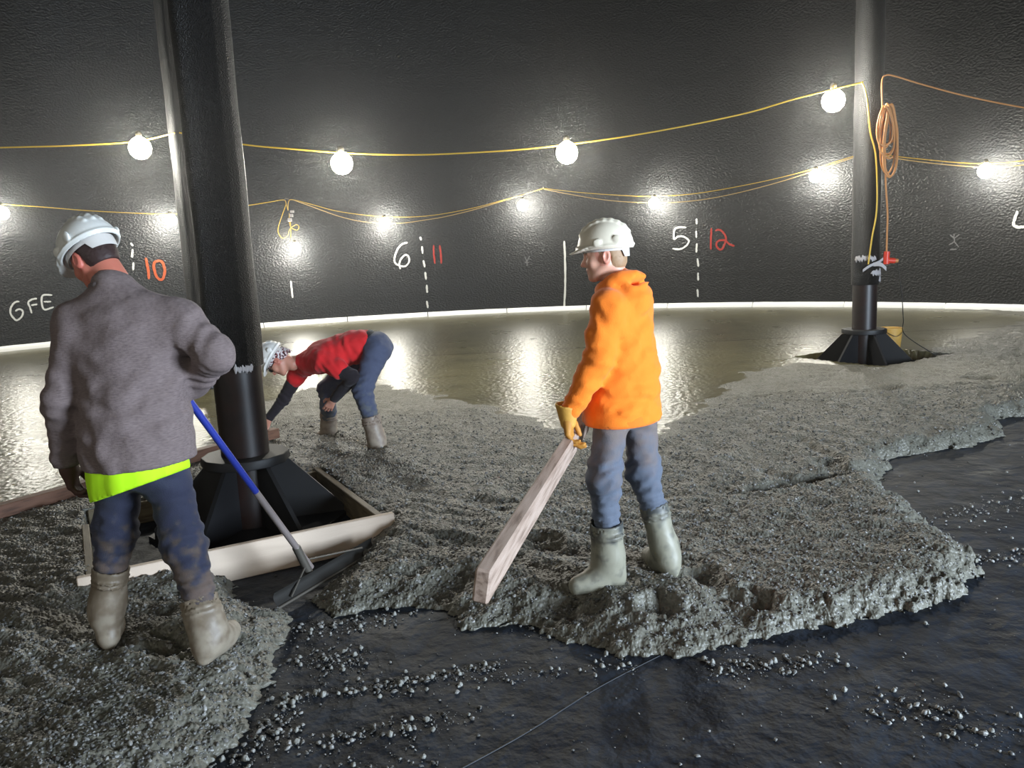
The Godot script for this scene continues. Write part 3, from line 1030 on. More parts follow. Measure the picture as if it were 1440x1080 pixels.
# ------------------------------------------------------------------ columns, boards, cords, bulbs
func column(at: Vector2, label: String, turn: float) -> Node3D:
	var c := base("support_column", Vector3(at.x, 0, at.y))
	tag(c, label, "column")
	c.rotation.y = turn
	put("base_plate", lathe([Vector2(0, 0), Vector2(0.64, 0), Vector2(0.64, 0), Vector2(0.64, 0.03), Vector2(0.64, 0.03), Vector2(0, 0.03)], 6), mats.plate, c)
	put("pipe", lathe([Vector2(0.152, 0.02), Vector2(0.152, 1.12)], 48, Vector2(1, 1)), mats.pipe, c)
	put("ring_plate", lathe([Vector2(0.15, 0.44), Vector2(0.272, 0.44), Vector2(0.272, 0.44), Vector2(0.278, 0.446), Vector2(0.278, 0.494), Vector2(0.272, 0.50), Vector2(0.272, 0.50), Vector2(0.15, 0.50)], 12), mats.plate, c)
	for k in 6:
		var st := SurfaceTool.new()
		st.begin(Mesh.PRIMITIVE_TRIANGLES)
		st.set_smooth_group(-1)
		var q := [Vector2(0.145, 0.03), Vector2(0.60, 0.03), Vector2(0.60, 0.07), Vector2(0.26, 0.445), Vector2(0.145, 0.445)]
		var t := 0.014
		for s in [-1.0, 1.0]:
			for j in range(1, 4):
				var tri := [q[0], q[j], q[j + 1]]
				if s < 0.0: tri.reverse()
				for p in tri: st.add_vertex(Vector3(p.x, p.y, -s * t))
		for j in 5:
			var a: Vector2 = q[j]
			var b: Vector2 = q[(j + 1) % 5]
			for p in [Vector3(a.x, a.y, t), Vector3(b.x, b.y, -t), Vector3(b.x, b.y, t), Vector3(a.x, a.y, t), Vector3(a.x, a.y, -t), Vector3(b.x, b.y, -t)]: st.add_vertex(p)
		st.generate_normals()
		var g := put("gusset", st.commit(), mats.plate, c)
		g.rotation.y = TAU * k / 6.0
	var prof := []
	for k in 46:
		var y := 1.08 + (TOP - 1.08) * k / 45.0
		prof.append(Vector2(0.172 + 0.003 * sin(y * 7.0 + at.x), y))
	prof.push_front(Vector2(0.15, 1.08))
	put("coated_sleeve", lathe(prof, 56, Vector2(1.08, 1.0)), mats.sleeve, c)
	return c

func ragged_band(y: float, h: float, r: float, a0: float, a1: float, sd: int) -> ArrayMesh:
	var g := RandomNumberGenerator.new()
	g.seed = sd
	var v := PackedVector3Array()
	var ix := PackedInt32Array()
	var n := 60
	var fn := FastNoiseLite.new()
	fn.seed = sd
	fn.frequency = 1.0
	for k in n + 1:
		var a := lerpf(a0, a1, float(k) / n)
		var ends := minf(1.0, minf(k, n - k) / 5.0)
		var mid := y + h * 0.35 * fn.get_noise_2d(a * 3.0, 7.0)
		var top := mid + h * 0.5 * ends * maxf(0.06, 0.55 + 0.9 * fn.get_noise_2d(a * 9.0, 1.0) + g.randf_range(-0.08, 0.08))
		var low := mid - h * 0.5 * ends * maxf(0.06, 0.55 + 0.9 * fn.get_noise_2d(a * 8.0, 4.0) + g.randf_range(-0.08, 0.08))
		for q in [[top, r], [top, r + 0.006], [low, r + 0.009], [low, r]]:
			v.append(Vector3(cos(a) * q[1], q[0], sin(a) * q[1]))
	for k in n:
		for q in 3:
			var b := k * 4 + q
			ix.append_array([b, b + 4, b + 1, b + 1, b + 4, b + 5])
	return array_mesh(v, smooth_normals(v, ix), ix)

func bulb(at: Vector3, hang: Vector3, label: String, group: String, r: float, energy: float) -> void:
	var o := base("light_bulb", at)
	tag(o, label, "light bulb", group)
	var g := put("glowing_globe", lathe([Vector2(0.0, -r), Vector2(r * 0.5, -r * 0.87), Vector2(r * 0.87, -r * 0.5), Vector2(r, 0.0), Vector2(r * 0.9, r * 0.45), Vector2(r * 0.55, r * 0.84), Vector2(r * 0.25, r * 1.02), Vector2(0.0, r * 1.04)], 24), mats.glow, o)
	g.cast_shadow = GeometryInstance3D.SHADOW_CASTING_SETTING_ON
	var k := r * 0.24
	put("socket", lathe([Vector2(k, r * 1.02), Vector2(k, r * 1.02), Vector2(k * 1.15, r * 1.1), Vector2(k * 1.15, r * 1.35), Vector2(k * 0.7, r * 1.5), Vector2(0.0, r * 1.52)], 16), mats.socket, o)
	put("lead", tube(curve([Vector3(0, r * 1.45, 0), (Vector3(0, r * 1.5, 0) + hang - at) * 0.5 + Vector3(0.004, 0, 0), hang - at], 5), 0.008, 6), mats.cord_yellow, o)
	var l := OmniLight3D.new()
	l.name = "bulb_light"
	l.light_energy = energy
	l.light_color = Color(1.0, 0.985, 0.935)
	l.omni_range = 40.0
	l.omni_attenuation = 2.0
	l.light_size = r * 0.9
	l.shadow_enabled = true
	o.add_child(l)

func cord(called: String, label: String, pts: Array, r: float, m: Material, group := "") -> MeshInstance3D:
	var o := put(called, tube(curve(pts, 7), r, 8), m)
	tag(o, label, "cord", group)
	return o

func V(x: float, y: float, z: float) -> Vector3:
	return Vector3(x, y, z)

func build_columns() -> void:
	var near := column(NEAR_COL, "black steel column in the boarded pit beside the man in the grey sweater", 0.30)
	put("torn_tape", ragged_band(1.075, 0.07, 0.174, 0.95, 1.65, 3), mats.tape, near)
	put("torn_tape", ragged_band(1.11, 0.05, 0.174, 2.0, 2.5, 4), mats.tape, near)
	var right := column(RIGHT_COL, "black steel column on the right, with a coil of cord hung on it", -0.46)
	put("torn_tape", ragged_band(1.24, 0.09, 0.178, -0.08, 1.17, 5), mats.tape, right)
	put("torn_tape", ragged_band(1.42, 0.10, 0.178, 0.72, 2.32, 6), mats.tape, right)
	put("torn_tape", ragged_band(1.14, 0.08, 0.178, -0.23, 0.42, 7), mats.tape, right)
	column(BACK_COL, "dark column partly hidden behind the nearest column, left of the bending man", 0.4)
	# form boards of the pit
	var f := base("form_frame", Vector3(PIT_C.x, 0, PIT_C.y))
	tag(f, "open timber form of boards round the foot of the nearest column", "formwork")
	var c3 := func(u: float, w: float, y: float) -> Vector3: return Vector3(PIT_U.x * u + PIT_V.x * w, y, PIT_U.y * u + PIT_V.y * w)
	var fb := beam("front_board", c3.call(-0.86, -0.72, 0.098), c3.call(0.84, -0.72, 0.098), 0.04, 0.196, mats.pine, f)
	tag(fb, "clean pale front board")
	beam("side_board", c3.call(-0.80, -0.70, 0.095), c3.call(-0.80, 0.30, 0.095), 0.04, 0.17, mats.muddy, f)
	beam("side_board", c3.call(0.78, -0.68, 0.085), c3.call(0.78, 0.78, 0.085), 0.045, 0.17, mats.muddy, f)
	beam("back_board", c3.call(-0.78, 0.72, 0.08), c3.call(0.76, 0.72, 0.08), 0.04, 0.15, mats.muddy, f)
	beam("cleat", c3.call(-0.72, -0.42, 0.12), c3.call(-0.72, -0.24, 0.12), 0.05, 0.15, mats.pine, f)
	# long straight-edge board lying on the pour
	var sb := beam("screed_board", V(-4.15, 0.17, -4.1), V(-2.22, 0.17, -7.35), 0.09, 0.09, mats.redwood)
	tag(sb, "long reddish brown timber straight-edge lying on the slab behind the left man", "board")
	# timber carried by the man in orange
	var hb := beam("timber_beam", V(-0.118, 0.756, -2.2), V(0.363, 0.85, -4.0), 0.050, 0.11, mats.timber, null, Vector3(0.19, 0.98, 0.0), 0.007)
	tag(hb, "weathered timber beam carried at hip height in the gloved hand of the man in orange", "beam")
	# concrete rake
	var rk := base("concrete_rake", V(-1.11, 0.10, -4.05))
	tag(rk, "long handled concrete rake with a blue pole in front of the pit board", "rake")
	var top := V(-1.472, 1.333, -3.36) - rk.position
	var p1 := V(0, 0.02, 0).lerp(top, 0.42)
	put("pole", tube(PackedVector3Array([V(0, 0.02, 0), p1]), 0.017, 14), mats.worn_pole, rk)
	put("blue_grip", tube(PackedVector3Array([p1, top]), 0.0165, 14), mats.blue_pole, rk)
	var ba := V(-1.21, 0.03, -3.76) - rk.position
	var bb := V(-0.83, 0.06, -4.42) - rk.position
	var d := (bb - ba).normalized()
	var blade := PackedVector3Array()
	var bi := PackedInt32Array()
	var back := Vector3.UP.cross(d).normalized()
	if back.x > 0: back = -back
	for i in 13:
		var o := ba.lerp(bb, i / 12.0)
		for j in 5:
			var t := j / 4.0
			blade.append(o + Vector3.UP * (0.075 * t) + back * (0.03 * sin(t * 2.4)))
	for i in 12:
		for j in 4:
			var a := i * 5 + j
			bi.append_array([a, a + 5, a + 1, a + 1, a + 5, a + 6])
	put("blade", array_mesh(blade, smooth_normals(blade, bi), bi), mats.mud_steel, rk)
	put("blade_lip", tube(PackedVector3Array([ba, bb]), 0.008, 8), mats.dull_steel, rk)
	put("brace", tube(PackedVector3Array([V(-0.005, 0.07, 0.01), ba.lerp(bb, 0.12) + V(0, 0.02, 0)]), 0.005, 8), mats.dull_steel, rk)
	put("brace", tube(PackedVector3Array([V(-0.005, 0.07, 0.01), ba.lerp(bb, 0.85) + V(0, 0.06, 0)]), 0.005, 8), mats.dull_steel, rk)
	put("ferrule", tube(PackedVector3Array([V(0, -0.03, 0.01), V(0, 0.02, 0).lerp(top, 0.12)]), 0.022, 12), mats.dull_steel, rk)
	# yellow pail behind the right pedestal
	var pl := base("yellow_pail", V(5.22, 0.10, -10.95))
	tag(pl, "tan yellow pail half hidden behind the foot of the right column", "pail")
	put("body", lathe([Vector2(0, 0.0), Vector2(0.115, 0.0), Vector2(0.12, 0.01), Vector2(0.15, 0.33), Vector2(0.158, 0.335), Vector2(0.158, 0.355), Vector2(0.146, 0.355), Vector2(0.146, 0.34), Vector2(0.112, 0.02), Vector2(0, 0.02)], 32), mats.pail, pl)
	put("handle", tube(curve([V(-0.155, 0.34, 0), V(-0.10, 0.30, 0.13), V(0, 0.25, 0.17), V(0.10, 0.30, 0.13), V(0.155, 0.34, 0)], 6), 0.004, 6), mats.dull_steel, pl)

func build_cords() -> void:
	cord("power_cable", "yellow cord of the upper lights running left from the hidden column", [V(-9.5, 3.6, -11.2), V(-8.0, 3.46, -11.1), V(-6.58, 3.42, -11.0), V(-5.65, 3.40, -11.0), V(-4.80, 3.41, -11.0), V(-4.16, 3.45, -10.72)], 0.010, mats.cord_yellow)
	cord("power_cable", "yellow cord of the upper lights sagging between the hidden column and the right column", [V(-4.10, 3.45, -10.72), V(-3.34, 3.28, -10.80), V(-2.70, 3.19, -10.80), V(-2.06, 3.11, -10.80), V(-1.33, 3.05, -10.80), V(-0.59, 3.03, -10.80), V(0.52, 3.05, -10.80), V(1.81, 3.15, -10.75), V(3.10, 3.33, -10.75), V(3.78, 3.47, -10.60), V(4.46, 3.58, -10.42), V(4.52, 3.57, -10.38), V(4.58, 3.38, -10.38), V(4.63, 2.99, -10.38), V(4.70, 2.73, -10.38), V(4.73, 2.34, -10.38), V(4.73, 1.99, -10.38), V(4.68, 1.68, -10.38), V(4.64, 1.35, -10.38)], 0.010, mats.cord_yellow)
	cord("extension_cable", "pale orange cord leaving the top of the coil towards the right edge", [V(4.78, 3.29, -10.40), V(4.77, 3.59, -10.40), V(4.82, 3.66, -10.40), V(4.94, 3.64, -10.40), V(5.30, 3.52, -10.40), V(5.84, 3.36, -10.40), V(6.56, 3.19, -10.40), V(7.6, 3.0, -10.4)], 0.010, mats.cord_orange)
	var coil := []
	var r := RandomNumberGenerator.new()
	r.seed = 4
	for k in 9:
		var cx := 4.80 + r.randf_range(-0.035, 0.045)
		var cz := -10.36 + r.randf_range(-0.03, 0.05)
		var w := r.randf_range(0.05, 0.10)
		var low := 2.62 + r.randf_range(-0.28, 0.25)
		for j in 8:
			var t := TAU * j / 8.0
			coil.append(V(cx + sin(t) * w * (1.0 - 0.35 * cos(t)) + 0.01 * k * 0.4, lerpf(low, 3.30 + r.randf_range(-0.03, 0.01), 0.5 + 0.5 * cos(t)), cz + 0.02 * sin(t * 0.5)))
	coil.append(V(4.82, 2.73, -10.38))
	coil.append_array([V(4.85, 2.33, -10.40), V(4.88, 1.98, -10.40), V(4.88, 1.71, -10.40), V(4.88, 1.50, -10.40)])
	var cl := cord("coiled_cord", "bundle of orange brown extension cord hung in long loops on the right column", coil, 0.011, mats.cord_orange)
	var pg := base("cord_connector", V(4.90, 1.39, -10.40))
	tag(pg, "small red three way connector hanging at the end of the coiled cord", "connector")
	put("body", tube(PackedVector3Array([V(-0.015, 0.11, 0), V(-0.02, 0.03, 0), V(-0.02, -0.05, 0)]), 0.036, 12), mats.red_plastic, pg)
	put("side_outlet", tube(PackedVector3Array([V(-0.03, 0.0, 0), V(0.085, -0.012, 0)]), 0.036, 12), mats.red_plastic, pg)
	put("plug", tube(PackedVector3Array([V(0.08, -0.012, 0), V(0.125, -0.014, 0)]), 0.026, 12), mats.cord_orange, pg)
	cord("black_lead", "thin black lead falling from the red connector to the slab", [V(5.02, 1.376, -10.4), V(5.04, 1.25, -10.40), V(5.07, 1.07, -10.40), V(5.10, 0.85, -10.40), V(5.13, 0.61, -10.42), V(5.20, 0.40, -10.5), V(5.55, 0.13, -10.4)], 0.006, mats.black_rubber)
	var rag := put("white_ribbon", ribbon([V(4.58, 1.27, -10.40), V(4.66, 1.33, -10.37), V(4.76, 1.37, -10.36), V(4.83, 1.41, -10.38)], 0.035), mats.tape)
	tag(rag, "white tape ribbon tied round the right column under the yellow cord", "ribbon")
	put("loose_end", ribbon([V(4.70, 1.345, -10.365), V(4.78, 1.34, -10.33), V(4.85, 1.28, -10.33)], 0.05), mats.tape, rag)
	var wl := "thin yellow cord of the low wall lights "
	cord("power_cable", wl + "left of the dark hidden column", [V(-12.2, 3.5, -16.2), V(-10.91, 3.33, -17.94), V(-10.33, 3.27, -18.53), V(-9.44, 3.17, -19.29), V(-8.15, 3.09, -20.17), V(-7.27, 3.16, -20.66), V(-6.53, 3.26, -21.00), V(-5.98, 3.34, -21.22), V(-5.66, 3.38, -21.33), V(-5.61, 3.26, -21.35), V(-5.58, 3.11, -21.36)], 0.010, mats.cord_yellow)
	cord("power_cable", "loop of yellow cord with a plug hanging above the lowest bulb", [V(-5.62, 3.26, -21.35), V(-5.75, 2.95, -21.30), V(-5.86, 2.65, -21.26), V(-5.84, 2.49, -21.27), V(-5.76, 2.41, -21.30), V(-5.64, 2.48, -21.34), V(-5.57, 2.64, -21.33), V(-5.40, 2.74, -21.33), V(-5.33, 2.68, -21.33), V(-5.40, 2.60, -21.33), V(-5.56, 2.72, -21.34), V(-5.56, 3.04, -21.37)], 0.009, mats.cord_yellow)
	cord("power_cable", wl + "dipping past the six, upper strand", [V(-5.58, 3.11, -21.36), V(-5.55, 3.33, -21.37), V(-5.44, 3.38, -21.41), V(-4.97, 3.24, -21.55), V(-4.28, 3.03, -21.73), V(-3.17, 2.86, -21.92), V(-2.06, 2.83, -22.02), V(-0.91, 2.96, -22.03), V(0.06, 3.15, -21.95), V(1.10, 3.38, -21.79)], 0.009, mats.cord_yellow)
	cord("power_cable", wl + "dipping past the six, lower strand", [V(-5.44, 3.38, -21.40), V(-4.97, 3.18, -21.53), V(-4.29, 2.90, -21.70), V(-3.66, 2.74, -21.83), V(-2.83, 2.67, -21.94), V(-2.07, 2.73, -22.0), V(-1.49, 2.80, -22.02), V(-0.52, 2.99, -21.99), V(1.10, 3.39, -21.77)], 0.009, mats.cord_tan)
	cord("power_cable", wl + "passing over the five, upper strand", [V(1.10, 3.38, -21.79), V(2.11, 3.20, -21.55), V(3.17, 3.05, -21.20), V(3.85, 2.98, -20.92), V(4.83, 2.97, -20.44), V(6.02, 3.09, -19.70), V(6.95, 3.25, -18.99), V(7.76, 3.46, -18.25), V(8.05, 3.48, -17.9)], 0.009, mats.cord_yellow)
	cord("power_cable", wl + "passing over the five, lower strand", [V(1.10, 3.36, -21.77), V(1.74, 3.19, -21.63), V(2.64, 2.98, -21.37), V(3.51, 2.85, -21.05), V(4.51, 2.79, -20.59), V(5.44, 2.86, -20.06), V(6.56, 3.08, -19.28), V(7.76, 3.43, -18.23), V(8.05, 3.46, -17.88)], 0.009, mats.cord_tan)
	cord("power_cable", wl + "right of the right column, upper strand", [V(8.05, 3.48, -17.9), V(8.35, 3.37, -17.63), V(8.77, 3.22, -17.12), V(9.20, 3.07, -16.55), V(9.48, 3.00, -16.14), V(9.85, 2.97, -15.54), V(10.6, 3.1, -14.0)], 0.009, mats.cord_yellow)
	cord("power_cable", wl + "right of the right column, lower strand", [V(8.05, 3.46, -17.88), V(8.35, 3.33, -17.62), V(8.77, 3.16, -17.11), V(9.20, 3.01, -16.55), V(9.48, 2.93, -16.14), V(9.85, 2.89, -15.52), V(10.6, 3.0, -13.98)], 0.009, mats.cord_tan)
	var pk := base("cord_plug", V(-5.50, 2.98, -21.33))
	tag(pk, "white plug joining the cords above the lowest hanging bulb", "plug")
	put("body", chamfer_box(V(0.09, 0.08, 0.05), 0.01), mats.tape, pk)
	put("cap", chamfer_box(V(0.10, 0.06, 0.05), 0.01), mats.tape, pk).position = V(0.03, 0.10, 0)
	put("tail", chamfer_box(V(0.10, 0.09, 0.05), 0.01), mats.tape, pk).position = V(-0.05, -0.11, 0)
	put("lead", tube(PackedVector3Array([V(-0.04, -0.15, 0), V(-0.06, -0.55, 0.01)]), 0.012, 6), mats.cord_yellow, pk)
	for h in [[-5.62, 3.40, -21.55, "above the looped cord of the lowest bulb"], [1.10, 3.40, -22.0, "between the six and the five"], [8.06, 3.49, -18.1, "behind the right column"]]:
		var o := put("wall_hook", tube(curve([V(h[0], h[1] + 0.02, h[2] - 0.12), V(h[0], h[1] + 0.02, h[2] + 0.20), V(h[0], h[1] - 0.03, h[2] + 0.24), V(h[0], h[1], h[2] + 0.27)], 5), 0.012, 6), mats.dull_steel)
		tag(o, "small steel hook on the wall " + String(h[3]) , "hook", "hooks for the light cords")

func build_bulbs() -> void:
	var up := "upper bulbs strung between columns"
	var lw := "low bulbs along the dark wall"
	for b in [[V(-4.68, 3.30, -10.85), V(-4.74, 3.41, -11.0), "glowing bulb on the upper cord left of the nearest column"],
			[V(-2.06, 2.97, -10.75), V(-2.06, 3.11, -10.8), "glowing bulb on the upper cord just right of the nearest column"],
			[V(0.86, 2.96, -10.75), V(0.84, 3.07, -10.79), "glowing bulb on the upper cord above the white hard hat of the man in orange"],
			[V(4.25, 3.42, -10.6), V(4.20, 3.54, -10.50), "highest glowing bulb, beside the top of the right column"]]:
		bulb(b[0], b[1], b[2], up, 0.145, UPPER_ENERGY)
	for b in [[V(-10.88, 3.13, -17.91), V(-10.91, 3.33, -17.94), "glowing wall bulb at the left edge of the picture"],
			[V(-8.14, 2.93, -20.12), V(-8.15, 3.09, -20.17), "glowing wall bulb above the orange ten"],
			[V(-5.48, 2.13, -21.34), V(-5.56, 2.40, -21.32), "lowest hanging bulb, on a looped cord right of the nearest column"],
			[V(-3.18, 2.68, -21.87), V(-3.17, 2.86, -21.92), "glowing wall bulb above the white six"],
			[V(0.52, 2.97, -21.84), V(0.45, 3.24, -21.9), "glowing wall bulb midway between the six and the five"],
			[V(3.84, 2.80, -20.87), V(3.85, 2.98, -20.92), "glowing wall bulb above the hard hat and left of the five"],
			[V(7.14, 3.11, -18.76), V(7.1, 3.28, -18.87), "glowing wall bulb just left of the right column"],
			[V(9.45, 2.85, -16.09), V(9.5, 2.99, -16.14), "glowing wall bulb right of the right column"]]:
		bulb(b[0], b[1], b[2], lw, 0.15, LOWER_ENERGY)

func build_bulbs_behind() -> void:
	# the same string of wall lights goes on round the tank, behind the camera
	var pts := []
	var a := 1.36
	for k in 4:
		var p := on_wall(a, 2.95, 0.35)
		var h := on_wall(a, 3.12, 0.30)
		bulb(p, h, ["glowing wall bulb behind the camera, nearest the doorway", "second glowing wall bulb behind the camera from the doorway", "third glowing wall bulb behind the camera from the doorway", "glowing wall bulb behind the camera, farthest from the doorway"][k], "low bulbs along the dark wall", 0.135, 3.5)
		pts.append(on_wall(a - 0.15, 3.35, 0.30))
		pts.append(h)
		a += 0.34
	pts.append(on_wall(a - 0.15, 3.35, 0.30))
	cord("power_cable", "yellow cord of the wall lights behind the camera", pts, 0.009, mats.cord_yellow)

func ribbon(pts: Array, w: float) -> ArrayMesh:
	var path := curve(pts, 5)
	var v := PackedVector3Array()
	var ix := PackedInt32Array()
	for i in path.size():
		for q in [[-0.5, 0.0], [0.5, 0.0], [0.5, -0.004], [-0.5, -0.004]]:
			v.append(path[i] + Vector3(0, q[0] * w, q[1]))
	for i in path.size() - 1:
		for q in 4:
			var a := i * 4 + q
			var b := i * 4 + (q + 1) % 4
			ix.append_array([a, b, a + 4, b, b + 4, a + 4])
	return array_mesh(v, smooth_normals(v, ix), ix)

# ------------------------------------------------------------------ people
func lin(r: float, g: float, b: float) -> Color:
	return Color(r, g, b).srgb_to_linear()

func make_people_materials() -> void:
	var weave := noise_tex(512, 0.16, FastNoiseLite.TYPE_SIMPLEX_SMOOTH, 2, 41)
	for q in [["skin", 0.5, 0.0], ["cloth", 0.88, 0.25], ["denim", 0.85, 0.15], ["rubber", 0.5, 0.0], ["leather", 0.65, 0.0], ["hair", 0.6, 0.0], ["shell", 0.33, 0.0]]:
		var m := vertex_coloured(mat(q[0], Color(1, 1, 1), q[1]))
		if q[2] > 0.0:
			m.rim_enabled = true
			m.rim = q[2]
			m.rim_tint = 0.6
			triplanar(m, Vector3(2.2, 2.2, 2.2))
			m.heightmap_enabled = true
			m.heightmap_texture = weave
			m.heightmap_scale = 0.10
	mats.skin.subsurf_scatter_enabled = true
	mats.skin.subsurf_scatter_strength = 0.12
	var m := vertex_coloured(mat("heather", Color(1, 1, 1), 0.9))
	triplanar(m, Vector3(1.6, 5.5, 1.6))
	m.albedo_texture = noise_tex(512, 0.05, FastNoiseLite.TYPE_SIMPLEX_SMOOTH, 3, 43, ramp([[0.0, Color(0.70, 0.68, 0.70)], [0.5, Color(0.88, 0.87, 0.88)], [1.0, Color(1, 1, 1)]]))
	m.heightmap_enabled = true
	m.heightmap_texture = weave
	m.heightmap_scale = 0.10
	m = mat("neon", Color(0.72, 0.95, 0.05), 0.8)
	m = mat("lens", Color(0.05, 0.05, 0.055), 0.12)
	mat("watch_metal", Color(0.75, 0.66, 0.42), 0.3, 0.8)
	mat("strap_white", Color(0.80, 0.78, 0.76), 0.6)

func fold_noise(sd: int, freq: float) -> FastNoiseLite:
	var n := FastNoiseLite.new()
	n.seed = sd
	n.frequency = freq
	n.noise_type = FastNoiseLite.TYPE_SIMPLEX_SMOOTH
	n.fractal_octaves = 2
	n.domain_warp_enabled = true
	n.domain_warp_amplitude = 0.06
	n.domain_warp_frequency = 3.0
	return n

func frame_of(fwd: Vector3, up := Vector3.UP) -> Basis:
	# x to the person's left, y up, z forward
	var z := fwd.normalized()
	var x := up.cross(z).normalized()
	return Basis(x, z.cross(x), z)

func head_field(c: Vector3, b: Basis, s := 1.0) -> Field:
	var f := Field.new()
	var at := func(x: float, y: float, z: float) -> Vector3: return c + b * (Vector3(x, y, z) * s)
	f.ell(at.call(0, 0.035, -0.005), Vector3(0.076, 0.088, 0.094) * s, b, 0.02)
	f.ell(at.call(0, -0.025, 0.040), Vector3(0.058, 0.075, 0.052) * s, b, 0.04)
	f.ell(at.call(0, -0.066, 0.040), Vector3(0.046, 0.036, 0.046) * s, b, 0.03)
	f.cap(at.call(-0.008, -0.094, 0.074), at.call(0.008, -0.094, 0.074), 0.015 * s, 0.015 * s, 0.025)
	for e in [-1.0, 1.0]:
		f.cap(at.call(0.058 * e, -0.035, 0.0), at.call(0.030 * e, -0.088, 0.058), 0.015 * s, 0.014 * s, 0.03)
		f.ell(at.call(0.040 * e, -0.022, 0.066), Vector3(0.022, 0.020, 0.018) * s, b, 0.025)
		f.cap(at.call(0.036 * e, 0.026, 0.078), at.call(0.012 * e, 0.022, 0.088), 0.009 * s, 0.009 * s, 0.018)
	for e in [-1.0, 1.0]: f.ell(at.call(0.031 * e, 0.008, 0.094), Vector3(0.016, 0.011, 0.013) * s, b, 0.012, true)
	for e in [-1.0, 1.0]: f.ell(at.call(0.031 * e, 0.007, 0.077), Vector3(0.0125, 0.0125, 0.0125) * s, b, 0.003)
	f.cap(at.call(0, 0.014, 0.088), at.call(0, -0.026, 0.111), 0.008 * s, 0.0115 * s, 0.012)
	for e in [-1.0, 1.0]: f.cap(at.call(0.010 * e, -0.031, 0.100), at.call(0.012 * e, -0.030, 0.094), 0.008 * s, 0.007 * s, 0.008)
	f.cap(at.call(-0.016, -0.054, 0.086), at.call(0.016, -0.054, 0.086), 0.0065 * s, 0.0065 * s, 0.008)
	f.cap(at.call(0, -0.053, 0.092), at.call(0, -0.054, 0.091), 0.0065 * s, 0.0065 * s, 0.01)
	f.cap(at.call(-0.013, -0.067, 0.085), at.call(0.013, -0.067, 0.085), 0.0075 * s, 0.0075 * s, 0.008)
	f.cap(at.call(-0.022, -0.0605, 0.098), at.call(0.022, -0.0605, 0.098), 0.0022 * s, 0.0022 * s, 0.003, true)
	for e in [-1.0, 1.0]:
		var eb := b * Basis(Vector3.UP, 0.35 * e) * Basis(Vector3.RIGHT, -0.15)
		f.ell(at.call(0.078 * e, 0.0, -0.008), Vector3(0.010, 0.033, 0.020) * s, eb, 0.006)
		f.ell(at.call(0.088 * e, 0.004, -0.006), Vector3(0.009, 0.021, 0.011) * s, eb, 0.006, true)
	f.cap(at.call(0, -0.05, -0.030), at.call(0, -0.12, -0.035), 0.056 * s, 0.056 * s, 0.03)
	return f

func face_paint(c: Vector3, b: Basis, s: float, base_c: Color, brow: Color) -> Callable:
	return func(p: Vector3) -> Color:
		var q := b.inverse() * (p - c) / s
		var col := base_c
		var e := absf(q.x)
		if q.z > 0.078 and Vector2(e - 0.031, q.y - 0.007).length() < 0.0085:
			col = lin(0.85, 0.84, 0.82)
			if Vector2(e - 0.031, q.y - 0.007).length() < 0.0048: col = lin(0.16, 0.20, 0.24)
		if q.z > 0.06 and absf(q.y - 0.029 + (e - 0.03) * 0.15) < 0.005 and e > 0.012 and e < 0.048: col = brow
		if q.z > 0.078 and e < 0.024 and q.y < -0.048 and q.y > -0.074: col = col.lerp(lin(0.66, 0.33, 0.30), 0.55)
		if e > 0.068 and absf(q.y) < 0.04: col = col.lerp(lin(0.80, 0.36, 0.32), 0.35)
		if q.z > 0.10 and q.y < -0.015: col = col.lerp(lin(0.80, 0.42, 0.38), 0.25)
		return col

func hand_field(w: Vector3, dir: Vector3, palm: Vector3, thumb: Vector3, curls: Array, g := 1.0, thumb_in := 0.4) -> Field:
	# w wrist, dir along the hand, palm the way the palm faces, thumb the side of the index finger
	var d := dir.normalized()
	var n := (palm - d * palm.dot(d)).normalized()
	var s := d.cross(n).normalized()
	if s.dot(thumb) < 0.0: s = -s
	var f := Field.new()
	var off := [0.002, 0.006, 0.002, -0.007]
	var lens := [[0.044, 0.025, 0.020], [0.048, 0.028, 0.021], [0.044, 0.026, 0.021], [0.034, 0.020, 0.018]]
	f.cap(w - d * 0.03, w + d * 0.012, 0.026 * g, 0.025 * g, 0.02)
	for i in 4:
		var kn: Vector3 = w + d * (0.085 + off[i]) + s * (0.031 - 0.0205 * i)
		f.cap(w + d * 0.012 + s * (0.014 - 0.0095 * i), kn, 0.0165 * g, 0.0105 * g, 0.02)
		var a := 0.0
		var p := kn
		for j in 3:
			a += curls[j] * (1.0 + 0.06 * (i - 1.5))
			var e: Vector3 = p + (d * cos(a) + n * sin(a) + s * 0.05 * (1.5 - i)).normalized() * float(lens[i][j])
			f.cap(p, e, (0.0098 - 0.0009 * j) * g * (0.9 if i == 3 else 1.0), (0.0089 - 0.0009 * j) * g * (0.9 if i == 3 else 1.0), 0.004)
			p = e
	var t0 := w + d * 0.022 + s * 0.022 + n * 0.006
	var t1 := t0 + (d * 0.55 + s * 0.75 + n * thumb_in).normalized() * 0.044
	var t2 := t1 + (d * 0.85 + s * (0.35 - thumb_in * 0.4) + n * thumb_in).normalized() * 0.033
	var t3 := t2 + (d * 0.85 + s * (0.1 - thumb_in * 0.6) + n * thumb_in * 1.3).normalized() * 0.025
	f.cap(t0, t1, 0.0150 * g, 0.0115 * g, 0.015)
	f.cap(t1, t2, 0.0112 * g, 0.0100 * g, 0.004)
	f.cap(t2, t3, 0.0100 * g, 0.0082 * g, 0.004)
	return f

